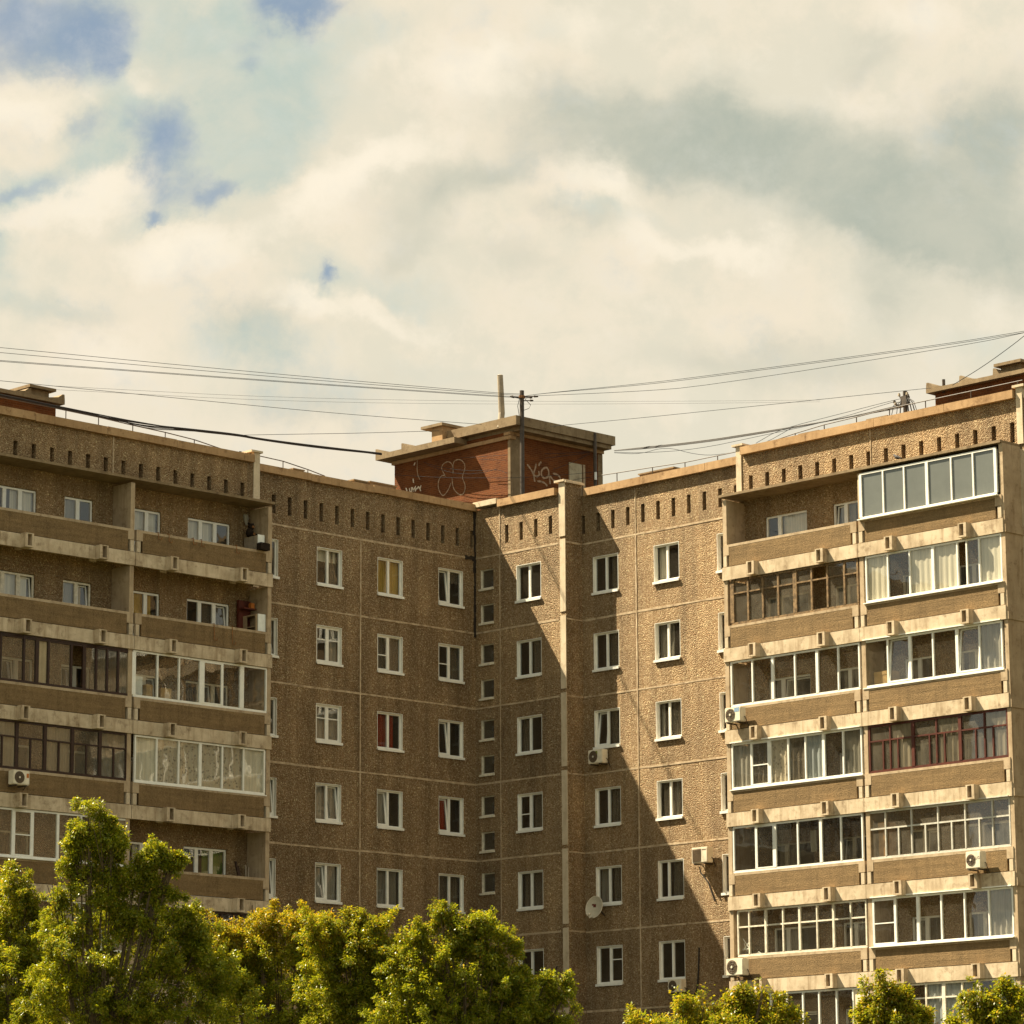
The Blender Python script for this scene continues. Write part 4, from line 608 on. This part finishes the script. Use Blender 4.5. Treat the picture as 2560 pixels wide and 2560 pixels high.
slab(18.7, 19.5, 27.29, 27.43, -.6, -.2, fR, 'thin concrete slab on right wing roof edge, just left of the insulator post')
m = MB(); m.tube([(-1.6, 2.88, 30.9), (-1.6, 2.98, 31.5), (-1.6, 2.90, 32.96)], [.13, .125, .115], 12); m.tube([(-1.6, 2.9, 32.96), (-1.6, 2.9, 32.98)], [.12, .10], 12); tag(m.build('vent_pipe', 'pipe'), 'pale upright vent pipe on the red brick rooftop room', 'pipe')
P1 = thing('utility_pole', (-.6, 3.07, 26.95), 'thin black steel pole with insulators in front of the red brick rooftop room', 'pole')
m = MB(); m.tube([(-.6, 3.07, 26.95), (-.6, 3.08, 32.22)], .085, 10); m.build('pole_shaft', 'steel', P1)
m = MB(); m.tube([(-.6, 3.08, 31.92), (-.6, 3.08, 32.02)], .12, 8); m.build('clamp', 'rustm', P1)
for dx, dy, z in ((-.25, -.22, 32.0), (-.1, -.32, 31.93), (.2, .22, 31.95), (.3, .35, 32.0), (.15, .3, 31.86)):
    m = MB(); m.tube([(-.6, 3.08, z - .03), (-.6 + dx, 3.08 + dy, z)], .018, 5); q = (-.6 + dx, 3.08 + dy, z); m.tube([q, (q[0] + dx * .35, q[1] + dy * .35, z)], [.045, .03], 8); m.build('insulator', 'steel', P1)
m = MB(); m.tube([(-.55, 3.2, 31.9), (-.5, 3.45, 31.7), (-.5, 3.35, 31.55), (-.53, 3.12, 31.45)], .012, 5); m.tube([(-.62, 2.98, 31.95), (-.65, 2.9, 31.6), (-.6, 3.0, 30.9), (-.6, 3.08, 30.7)], .012, 5); m.build('cable_loop', 'black', P1)
P3 = thing('conduit_pipe', (-.6, 7.06, 27.0), 'short dark pipe standing beside the right end of the brick rooftop room', 'pipe'); m = MB(); m.tube([(-.6, 7.06, 27.0), (-.6, 7.06, 31.18)], .065, 8); m.build('pipe_shaft', 'steel', P3)
m = MB(); m.tube([(-.52, 7.0, 29.3), (-.52, 7.0, 29.6)], .05, 8); m.build('insulator', 'card_white', P3)
P2 = thing('utility_pole', (20.02, .6, 26.95), 'squat black insulator post with looping cables on the right wing roof', 'pole')
m = MB(); m.tube([(20.02, .6, 26.95), (20.02, .6, 28.22)], .075, 8); m.box(ident, 19.9, 20.14, .5, .7, 27.75, 28.05); m.build('pole_shaft', 'steel', P2)
for k, (dx, z) in enumerate(((-.24, 28.1), (-.45, 27.9), (-.4, 27.82), (.14, 28.0), (.1, 28.08))):
    m = MB(); m.tube([(20.02, .6, z - .12), (20.02 + dx * .8, .6, z - .08), (20.02 + dx, .58, z)], .02, 5); m.tube([(20.02 + dx, .58, z), (20.02 + dx, .58, z + .09)], [.05, .035], 8); m.build('insulator', 'steel' if k % 2 else 'pipe', P2)
for k in range(7):
    a = (-.1, .14, .22, .3, .36, -.2, -.34)[k]; m = MB(); m.tube([(20.02, .56, 27.95 - k * .03), (20.02 + a * .7, .52, 28.0 - k * .02), (20.02 + a * 1.2, .5, 27.8), (20.02 + a * 1.5, .5, 27.5), (20.02 + a * 1.6, .52, 27.1)], .020 if k < 4 else .012, 5); m.build('cable_loop', 'black', P2)
m = MB(); m.tube([(19.38, 3.5, 28.75), (19.38, 3.5, 29.22)], .055, 8); tag(m.build('vent_stub', 'steel'), 'short dark pipe stub on the right wing rooftop room', 'pipe')
# ------------------------------------------------------------------ overhead wires and cables
LAB = dict(thinL=('overhead_wire', 'one of the thin wires running from the black roof pole to the upper left edge', 'wire', 'thin wires left of the pole'),
 thinR=('overhead_wire', 'one of the thin wires rising from the black roof pole to the right edge', 'wire', 'thin wires right of the pole'),
 faint=('overhead_wire', 'one of two faint far wires crossing level behind the roof pole', 'wire', 'faint far wires'),
 ventwire=('overhead_wire', 'single thin wire from the left edge down to the vent cap of the brick room', 'wire'),
 lowwire=('overhead_wire', 'short level thin wire from the black cable bundle to the brick room vent shaft', 'wire'),
 roomwire=('overhead_wire', 'single thin wire from the brick room roof to the right wing rooftop slab', 'wire'),
 farR=('overhead_wire', 'steep thin wire rising from the right rooftop slab to the right edge', 'wire'),
 blackL=('black_cable', 'one of the heavy black cables bundled above the left wing roof edge', 'cable', 'black cable bundle on the left'),
 blackR=('black_cable', 'one of the heavy black cables from the brick room to the insulator post', 'cable', 'black cable bundle on the right'),
 sagR=('sagging_wire', 'one of the slack thin wires drooping above the sunlit roof railing', 'wire', 'slack wires on the right'))
def smooth(pts, it=2):
    pts = [Vector(q) for q in pts]
    for _ in range(it):
        out = [pts[0]]
        for a, b in zip(pts, pts[1:]): out += [a.lerp(b, .25), a.lerp(b, .75)]
        pts = out + [pts[-1]]
    return pts
for k, r, pts in D['wires']:
    m = MB(); m.tube(smooth(pts), r, 5); nm, *lb = LAB[k]; tag(m.build(nm, 'black' if 'black' in k else 'wire'), *lb)
for s_ in D['brickwires']: m = MB(); m.tube(smooth(s_), .007, 5); tag(m.build('wall_wire', 'wire'), 'one of the slack wires strung across the graffiti wall of the brick rooftop room', 'wire', 'wires across the flower graffiti wall')
for s_ in D['brickwires2']: m = MB(); m.tube(smooth(s_), .008, 5); tag(m.build('wall_wire', 'wire'), 'one of the wires fanning across the shaded door side of the brick rooftop room', 'wire', 'wires across the door side')
# ------------------------------------------------------------------ air conditioners
def aircon(f, u, z, n, wd, ht, label, fan='round', sticker=None, dp=.30, letter=None):
    o = thing('air_conditioner', f(u + wd / 2, z, n), label, 'air conditioner', 'air conditioner units')
    m = MB(); a, b, c, d = u, u + wd, z, z + ht; q = n + dp; e = .018
    m.box(f, a, b, c + .02, d - .02, n, q - .015); m.box(f, a + e, b - e, c + .004, d - .004, n + e, q - e); m.box(f, a + .02, b - .02, c + .03, d - .03, q - .015, q); cs = m.build('casing', 'acw', o)
    if fan == 'round':
        cu, cz, r_ = u + wd * .36, z + ht * .5, min(ht * .42, wd * .31)
        m = MB(); m.disc(f, cu, cz, q + .006, r_, r_, 24, .008); gr = m.build('fan_grille', 'acd', o)
        m = MB()
        for k in range(1, 4):
            rr = r_ * k / 3.6
            m.tube([f(cu + rr * math.cos(t * math.pi / 10), cz + rr * math.sin(t * math.pi / 10), q + .018) for t in range(21)], .005, 4, False)
        for k in range(8): t = k * math.pi / 4 + .2; m.tube([f(cu + .05 * math.cos(t), cz + .05 * math.sin(t), q + .016), f(cu + r_ * math.cos(t), cz + r_ * math.sin(t), q + .014)], .004, 4)
        m.build('guard_ring', 'steel', gr)
        m = MB(); m.disc(f, cu, cz, q + .026, r_ * .17, r_ * .17, 14, .02); m.build('hub', 'acw', gr)
    else:
        m = MB(); m.box(f, u + .04, u + wd * .60, z + .05, z + ht - .07, q, q + .008)
        for k in range(12): zz = z + .07 + k * (ht - .16) / 12; m.box(f, u + .05, u + wd * .59, zz, zz + .008, q + .008, q + .014)
        m.build('fan_grille', 'acd', o); m = MB(); m.box(f, u + wd * .66, u + wd * .93, z + ht - .115, z + ht - .085, q + .001, q + .004); m.build('badge', 'acd', o)
    for s_ in (.18, .80): m = MB(); m.box(f, u + wd * s_ - .02, u + wd * s_ + .02, z - .045, z - .005, n - .25, q + .02); m.box(f, u + wd * s_ - .02, u + wd * s_ + .02, z - .28, z - .045, n - .22, n - .17); m.build('wall_bracket', 'steel', o)
    if sticker: m = MB(); m.box(f, u + wd * sticker[1], u + wd * sticker[2], z + ht * sticker[3], z + ht * sticker[4], q + .001, q + .004); m.build('sticker', sticker[0], o)
    if letter:
        cu = bpy.data.curves.new('lettering', 'FONT'); cu.body = letter; cu.size = .13; to = bpy.data.objects.new('lettering', cu); me = bpy.data.meshes.new_from_object(to); bpy.data.objects.remove(to)
        me.materials.append(MT['steel']); lo = bpy.data.objects.new('lettering', me); COL.objects.link(lo); lo.parent = o; lo.rotation_euler = (rad(90), 0, 0); lo.location = Vector(f(u + wd * .68, z + ht * .52, q + .004)) - WP[o.name]
    m = MB(); m.tube([f(b + .002, z + ht * .35, n + .08), f(b + .05, z + ht * .28, n + .07), f(b + .06, z + .02, n + .02), f(b + .03, z - .12, n - .1)], .014, 5); m.build('hose', 'black', o)
    return o
aircon(fR, 5.28, 17.10, NR2 + .12, .70, .50, 'weathered air conditioner with green sticker tucked under a shaded window', sticker=('sticker', .50, .66, .62, .88), dp=.28)
aircon(fR, 10.22, 13.19, NR2 + .12, .72, .55, 'sunlit air conditioner with square grille on the pebbled wall', fan='square', dp=.30)
aircon(fR, 13.50, 17.56, RF + .12, .70, .50, 'air conditioner with blue sticker at the left end of a loggia parapet', sticker=('bluest', .62, .93, .66, .95), dp=.28)
aircon(fR, 23.55, 11.90, RF + .14, .58, .55, 'lettered white air conditioner on a peeling loggia parapet near the right edge', letter='LG', dp=.30)
aircon(fR, 13.40, 9.10, RF + .14, .74, .57, 'large pale air conditioner below the loggia with the star-shaped scraps', dp=.30)
aircon(fR, 8.98, 8.85, NR2 + .12, .62, .44, 'grimy air conditioner hung under the lowest window of the pebbled wall', dp=.26)
aircon(fL, -22.46, 14.80, LF + .12, .62, .46, 'air conditioner on the shaded left loggia below brown wooden glazing', sticker=('orange', .80, .95, .5, .8), dp=.28)
m = MB(); m.tube([fR(10.28, 13.10, NR2 + .1), fR(10.3, 12.9, NR2 + .05), fR(10.62, 12.55, NR2 + .03), fR(10.9, 11.9, NR2 + .03)], .022, 6); tag(m.build('drain_hose', 'black'), 'black hose hanging from the square-grilled sunlit air conditioner', 'hose')
m = MB(); m.tube(smooth([fR(10.15, 10.35, NR2 + .03), fR(10.12, 9.6, NR2 + .04), fR(10.05, 9.0, NR2 + .04), fR(9.95, 8.75, NR2 + .05), fR(9.6, 8.66, NR2 + .1), fR(9.45, 8.75, NR2 + .12)]), .028, 6); tag(m.build('drain_hose', 'black'), 'long black hose running down the wall to the grimy air conditioner', 'hose')
m = MB(); m.tube(smooth([fR(4.18, 9.98, .10), fR(4.08, 9.9, .05), fR(3.98, 9.5, .04), fR(3.86, 8.8, .04), fR(3.75, 7.6, .04)]), .03, 6); tag(m.build('bent_pipe', 'steel'), 'thin bent pipe on the shaded wall above the tree tops', 'pipe')
# satellite dish
dl = Vector(fR(5.60, 11.98, NR2 + .42)); ds = thing('satellite_dish', fR(5.60, 11.55, NR2), 'grey satellite dish mounted beside a shaded window', 'satellite dish')
dn = Vector((.10, -.97, .22)).normalized(); dx = dn.cross(Vector((0, 0, 1))).normalized(); dy = dx.cross(dn)
m = MB(); R_ = 14; S_ = 32
for j in range(R_ + 1):
    r_ = .40 * j / R_; m.v += [dl + (dx * math.cos(2 * math.pi * k / S_) * .92 + dy * math.sin(2 * math.pi * k / S_)) * r_ + dn * (.09 * (j / R_) ** 2) for k in range(S_)]
for j in range(R_):
    for k in range(S_): m.f.append((j * S_ + k, j * S_ + (k + 1) % S_, (j + 1) * S_ + (k + 1) % S_, (j + 1) * S_ + k))
m.build('reflector', 'dish', ds, True)
m = MB(); m.tube([dl + (dx * math.cos(2 * math.pi * k / 32) * .92 + dy * math.sin(2 * math.pi * k / 32)) * .40 + dn * .09 for k in range(33)], .010, 5, False); m.build('rim', 'acw', ds)
m = MB(); m.tube([dl - dy * .36 + dn * .06, dl - dy * .47 + dn * .3, dl - dy * .40 - dx * .12 + dn * .52], .014, 5); fa = m.build('feed_arm', 'pipe', ds); m = MB(); m.tube([dl - dy * .42 - dx * .14 + dn * .50, dl - dy * .34 - dx * .13 + dn * .44], .04, 8); m.build('receiver', 'acw', fa)
m = MB(); m.tube([dl, dl - dn * .2, Vector(fR(5.66, 11.72, NR2 + .01))], .025, 6); m.build('wall_mount', 'steel', ds)
m = MB(); m.box(fR, -.001, .001, 0, .001, 0, .001); m.v = []; m.f = []
for (a, b, c, d) in ((-.02, .10, .02, .13), (.06, .16, .08, .14)): m.quad(lambda u, v, w_: dl + dx * u + dy * v + dn * (.012 + .09 * (u * u + v * v) / .16), (a, c, 0), (b, c, 0), (b, d, 0), (a, d, 0))
m.build('emblem', 'redbrown', ds)
# ------------------------------------------------------------------ belongings on the balconies
zb = ZF + .45
def zfl(i): return ZF + .45 - 2.8 * i
o = thing('storage_cabinet', fL(-11.85, zfl(0), 1.3), 'white board cabinet standing on the top left balcony', 'cabinet'); z = zfl(0)
m = MB(); m.box(fL, -11.97, -11.70, z, 24.29, .95, 1.64); m.build('body', 'cabw', o)
for a, b in ((.96, 1.22), (1.24, 1.44), (1.46, 1.63)): m = MB(); m.box(fL, -11.99, -11.971, z + .1, 24.27, a, b); m.build('board', 'pipe', o)
m = MB(); m.box(fL, -11.97, -11.68, 24.0, 24.31, 1.641, 1.67); m.build('panel', 'card_white', o)
m = MB(); m.box(fL, -12.16, -11.74, 23.72, 23.95, 1.82, 2.04); m.box(fL, -12.13, -11.77, 23.95, 23.97, 1.84, 2.02); m.box(fL, -12.05, -12.0, 23.74, 23.78, 1.70, 1.82); tag(m.build('storage_box', 'toy'), 'black box hooked over the top left balcony parapet', 'box')
def ell(m, c, r, sg=10):
    b = len(m.v); c = Vector(c)
    for j in range(sg + 1):
        for k in range(sg): m.v.append(c + Vector((r[0] * math.sin(math.pi * j / sg) * math.cos(2 * math.pi * k / sg), r[1] * math.sin(math.pi * j / sg) * math.sin(2 * math.pi * k / sg), r[2] * math.cos(math.pi * j / sg))))
    for j in range(sg):
        for k in range(sg): m.f.append((b + j * sg + k, b + j * sg + (k + 1) % sg, b + (j + 1) * sg + (k + 1) % sg, b + (j + 1) * sg + k))
    return m
tu, tn, tz = -11.93, 1.18, 24.29
t = thing('plush_toy', fL(tu, tz, tn), 'dark plush toy slumped on the white balcony cabinet', 'toy')
m = MB(); ell(m, fL(tu, tz + .15, tn), (.13, .15, .17)); ell(m, fL(tu + .05, tz + .36, tn + .02), (.11, .12, .12)); ell(m, fL(tu + .14, tz + .46, tn), (.03, .045, .045)); ell(m, fL(tu - .05, tz + .46, tn), (.03, .045, .045)); ell(m, fL(tu - .02, tz + .06, tn + .18), (.12, .07, .06)); ell(m, fL(tu + .14, tz + .07, tn + .1), (.13, .07, .06)); m.build('body', 'toy', t, True)
m = MB(); ell(m, fL(tu + .04, tz + .34, tn + .13), (.045, .055, .05)); m.build('snout', 'muzzle', t, True)
m = MB(); ell(m, fL(tu - .04, tz + .06, tn + .29), (.025, .05, .05)); m.build('paw', 'muzzle', t, True)
m = MB(); m.tube([fL(-11.9, 25.12, .86), fL(-11.87, 24.95, .90), fL(-11.86, 24.75, .92)], [.06, .08, .03], 8); m.tube([fL(-11.82, 25.14, .86), fL(-11.79, 24.95, .9)], [.05, .05], 8); tag(m.build('hanging_cloth', 'sheer'), 'pale cloth hanging on the wall above the plush toy', 'cloth')
z = zfl(1)
m = MB(); m.box(fL, -12.2, -11.66, z, z + 1.93, .85, .95); m.box(fL, -12.2, -11.66, z + 1.60, z + 1.64, .95, 1.25); tag(m.build('shelf_unit', 'redbrown'), 'dark red shelf unit in the back corner of the second balcony from the top', 'shelf')
m = MB(); m.box(fL, -11.88, -11.73, z + 1.645, z + 1.82, 1.1, 1.24); m.box(fL, -11.87, -11.74, z + 1.82, z + 1.83, 1.11, 1.23); tag(m.build('orange_box', 'orange'), 'small orange box on the dark red balcony shelf', 'box')
o = thing('storage_cabinet', fL(-11.85, z, 1.3), 'open wooden cabinet with a white door on the second balcony from the top', 'cabinet'); t_ = z + 1.38
m = MB(); m.box(fL, -12.0, -11.97, z, t_ - .04, .90, 1.14); m.box(fL, -12.0, -11.64, t_ - .039, t_, .90, 1.66); m.box(fL, -12.0, -11.66, z, t_ - .04, 1.58, 1.65); m.box(fL, -11.70, -11.66, z, t_ - .04, .9, 1.58); m.box(fL, -11.99, -11.70, z + .95, z + .98, .95, 1.57); m.build('body', 'cabw', o)
m = MB(); m.box(fL, -11.95, -11.62, z + .2, t_ + .01, 1.665, 1.69); m.build('door', 'card_white', o)
z = zfl(4)
m = MB(); m.tube([fL(-12.25, z, 1.55), fL(-11.9, z + 1.25, 1.1)], .025, 5); m.tube([fL(-12.2, z, 1.55), fL(-11.85, z + 1.18, 1.2)], .018, 5); tag(m.build('leaning_sticks', 'pipe'), 'pale thin sticks leaning in the open balcony above the trees', 'sticks')
m = MB(); m.box(tilt(fL, z, .35), -12.35, -12.28, z, z + 1.35, 1.5, 1.56); m.box(tilt(fL, z, .35), -12.28, -12.22, z + .2, z + 1.2, 1.51, 1.54); tag(m.build('leaning_board', 'bwood'), 'dark board leaning beside pale sticks in the open balcony above the trees', 'board')
def crate(f, u0, u1, i, h, n0, n1, mat, name, label, cat='box'): m = MB(); z = zfl(i); m.box(f, u0, u1, z + .45, z + h, n0, n1); m.box(f, u0 - .01, u1 + .01, z + h - .12, z + h - .02, n0 - .01, n1 + .01); tag(m.build(name, mat), label, cat)
crate(fR, 19.45, 20.15, 2, 1.32, .25, .7, 'card', 'cardboard_box', 'tan cardboard box behind white glazing of the sunlit third loggia down')
crate(fR, 19.5, 19.85, 4, 2.0, .3, .75, 'ply', 'plywood_panel', 'yellowish plywood sheet behind the thin metal loggia glazing', 'board')
crate(fL, -17.05, -16.7, 2, 1.55, 1.2, 1.4, 'card_white', 'paper_sheet', 'white paper packet standing behind the shaded white loggia glazing', 'packet')
crate(fL, -16.6, -16.35, 2, 1.3, 1.2, 1.5, 'card', 'cardboard_box', 'cardboard box in the shaded loggia right of the white packet')
crate(fL, -16.0, -15.55, 2, 1.25, 1.2, 1.5, 'card', 'slatted_crate', 'slatted crate in the shaded loggia, furthest right of the packed things', 'crate')
curtain(fR, 16.45, 16.7, 12.75 + .3, 13.75, .55, None, 'cream', 3); tag(bpy.data.objects['curtain' if 'curtain' in bpy.data.objects and bpy.data.objects['curtain'].parent is None else [o.name for o in bpy.data.objects if o.name.startswith('curtain') and o.parent is None][0]], 'white cloth hung to dry behind dark loggia glass', 'cloth').name = 'hanging_cloth'
m = MB()
for a, b in (((13.62, 10.35), (13.95, 9.95)), ((13.62, 9.98), (13.97, 10.3)), ((13.60, 10.0), (13.98, 10.02)), ((13.66, 10.2), (13.8, 9.93)), ((14.05, 9.75), (14.3, 9.88)), ((14.3, 9.88), (14.55, 9.75))): m.box(lambda u, z, n, a=a, b=b: fR(a[0] + (b[0] - a[0]) * u, a[1] + (b[1] - a[1]) * u + z, n), 0, 1, -.018, .018, .80, .815)
tag(m.build('window_tape', 'card_white'), 'white strips crossed like a star inside the lowest wood-framed loggia glazing', 'tape')
# pigeon on the loggia roof ledge
bp = thing('pigeon', fR(20.88, 25.49, RF - .02), 'dark pigeon perched on the ledge above the frosted loggia glazing', 'bird')
m = MB(); c0 = Vector(fR(20.88, 25.60, RF - .02)); ax = Vector((1, 0, -.35)).normalized()
m.tube([c0 - ax * .15 + Vector((0, 0, .06)), c0 - ax * .12 + Vector((0, 0, .05)), c0 - ax * .09 + Vector((0, 0, .03)), c0 - ax * .03, c0 + ax * .05, c0 + ax * .12, c0 + ax * .22], [.012, .035, .04, .065, .062, .035, .022], 10); m.tube([c0 + Vector((0, 0, -.03)), c0 + Vector((0, 0, -.11))], .008, 5); m.build('body', 'bird', bp, True)
# ------------------------------------------------------------------ trees
LM = [leafm('maple_leaf', (.11, .155, .009), (.21, .235, .012), (.34, .325, .020), (.40, .27, .05)), leafm('maple_leaf_young', (.20, .20, .010), (.34, .28, .012), (.44, .30, .02), (.42, .20, .04))]
TL = dict(A='tall green ash-leaved maple with a pointed leader in front of the left balconies', B='green maple crown cut by the left edge of the picture', C='maple with orange-tinted young top leaves left of the shaded wall', D='green tree with several thin shoots below the middle window column', E='broad green tree crown in front of the inner corner', F='low sunlit maple top at the foot of the right balconies', G='young maple top with one upright shoot before the right loggias', H='bushy maple top at the lower right corner')
rng = np.random.default_rng(11)
for key, T in D['trees'].items():
    bl = np.array(T['blobs']); n = T['n']; base = Vector((T['base'][0], T['base'][1], GZ))
    rt = thing('maple_tree', base, TL[key], 'tree', 'maple trees in front of the building')
    ctr = Vector(bl[:, :3].mean(0)); topz = bl[:, 2].max()
    # trunk and limbs
    m = MB(); fork = Vector((base.x, base.y, GZ + (topz - GZ) * .45)); m.tube([base, base.lerp(fork, .5) + Vector((.1, .05, 0)), fork, fork.lerp(Vector(bl[np.argmax(bl[:, 2]), :3]), .5), Vector(bl[np.argmax(bl[:, 2]), :3])], [.22, .18, .13, .06, .012], 10); m.build('trunk', 'bark', rt)
    m = MB()
    for q in bl:
        e = Vector(q[:3]); s0 = fork.lerp(Vector((base.x, base.y, GZ + 1.5)), rng.uniform(0, .5)); md = s0.lerp(e, .55) + Vector((0, 0, -.25)); m.tube([s0, md, e], [.05, .028, .008], 5)
        for _ in range(3):
            d = Vector(rng.normal(size=3)) * float(min(q[3], q[4])) * .7; m.tube([md.lerp(e, .7), e + d], [.014, .004], 4)
    m.build('limb', 'bark', rt)
    # foliage: sprays of compound leaves gathered on small side branches
    rv = np.array(Rv); fh = np.array([Fv.x, Fv.y, 0]); fh /= np.linalg.norm(fh); up = np.array([0, 0, 1.])
    kl = 46; ks = 7; nb = int(n * 2.6 / (kl * ks)); area = (bl[:, 3] * bl[:, 4]) ** .8; bi = rng.choice(len(bl), nb, p=area / area.sum())
    rx, rz = bl[bi, 3], bl[bi, 4]; ry = np.clip(np.maximum(rx, rz), .2, 1.0)
    d = rng.normal(size=(nb, 3)); d[:, 2] += .45; d /= np.linalg.norm(d, axis=1)[:, None]
    o3 = rv * (d[:, :1] * rx[:, None]) + fh * (d[:, 1:2] * ry[:, None]); o3[:, 2] += d[:, 2] * rz
    c3 = rng.normal(size=(nb, 3)) * .28; st = bl[bi, :3] + rv * (c3[:, :1] * rx[:, None]) + fh * (c3[:, 1:2] * ry[:, None]); st[:, 2] += c3[:, 2] * rz
    shoot = rng.uniform(size=nb) < .24; reach = rng.uniform(.45, .98, nb) + shoot * rng.uniform(.15, .60, nb); o3[shoot, 2] += .22 * rx[shoot] + .06
    tip = st + o3 * reach[:, None]; ph = rng.uniform(0, 6.28, 6)
    gap = np.sin(tip[:, 0] * 6.1 + ph[0]) * np.sin(tip[:, 1] * 5.7 + ph[1]) + np.sin(tip[:, 2] * 6.9 + ph[2]) * np.sin((tip[:, 0] + tip[:, 1]) * 4.3 + ph[3]) + .8 * np.sin(tip[:, 2] * 13. + tip[:, 0] * 9 + ph[4]) * np.sin(tip[:, 1] * 11. + ph[5])
    kp = gap + rng.normal(size=nb) * .22 > -.30; st, o3, reach, shoot, rx = st[kp], o3[kp], reach[kp], shoot[kp], rx[kp]; nb = int(kp.sum())
    t = np.tile(np.linspace(.30, 1., ks), nb) + rng.normal(size=nb * ks) * .04; ib = np.repeat(np.arange(nb), ks)
    droop = rng.uniform(-.10, .06, nb)
    sp = st[ib] + o3[ib] * (reach[ib] * t)[:, None]; sp[:, 2] += droop[ib] * t * t * 2; ns = len(sp)
    bd = o3 / np.linalg.norm(o3, axis=1)[:, None]
    sp += rng.normal(size=(ns, 3)) * (.055 * (1.25 - t))[:, None]
    od = bd[ib] * .9 + rng.normal(size=(ns, 3)) * .55; od[:, 2] += .15; od /= np.linalg.norm(od, axis=1)[:, None]
    sl_ = rng.uniform(.10, .20, ns) * (1.3 - .65 * t) * np.where(shoot[ib], .78, 1.)
    tp = np.repeat(sp, kl, 0); od = np.repeat(od, kl, 0); ll = np.repeat(sl_, kl)[:, None]; N_ = len(tp)
    t_ = rng.uniform(-.4, 1., (N_, 1)); rad_ = rng.uniform(0, 1, (N_, 1)) ** .7 * ll * .72
    q = rng.normal(size=(N_, 3)); q -= od * (q * od).sum(1)[:, None]; q /= np.linalg.norm(q, axis=1)[:, None]
    pos = tp + od * t_ * ll + q * rad_
    ax = q * .8 + od * .45 + rng.normal(size=(N_, 3)) * .35; ax[:, 2] -= .30; ax /= np.linalg.norm(ax, axis=1)[:, None]
    sd = np.cross(ax, rng.normal(size=(N_, 3)) * .5 + up); sd /= np.linalg.norm(sd, axis=1)[:, None]; nr = np.cross(sd, ax)
    L = rng.uniform(.036, .072, (N_, 1)); Wd = L * rng.uniform(.20, .32, (N_, 1))
    V = np.empty((N_, 4, 3)); V[:, 0] = pos; V[:, 1] = pos + ax * L * .45 + sd * Wd - nr * L * .04; V[:, 2] = pos + ax * L - nr * L * .16; V[:, 3] = pos + ax * L * .45 - sd * Wd - nr * L * .04
    o0 = np.array(base); V = (V - o0).reshape(-1, 3)
    me = bpy.data.meshes.new('crown'); me.vertices.add(N_ * 4); me.vertices.foreach_set('co', V.astype(np.float32).ravel()); me.loops.add(N_ * 4); me.loops.foreach_set('vertex_index', np.arange(N_ * 4, dtype=np.int32))
    me.polygons.add(N_); me.polygons.foreach_set('loop_start', np.arange(0, N_ * 4, 4, dtype=np.int32)); me.polygons.foreach_set('loop_total', np.full(N_, 4, np.int32)); me.update(calc_edges=True)
    young = rng.uniform(size=N_) < T['hue'] * np.clip((V.reshape(-1, 4, 3)[:, 0, 2] + GZ - (topz - 1.6)) / 1.2, 0, 1)
    me.materials.append(LM[0]); me.materials.append(LM[1]); me.polygons.foreach_set('material_index', young.astype(np.int32)); 
    co = bpy.data.objects.new('crown', me); COL.objects.link(co); co.parent = rt
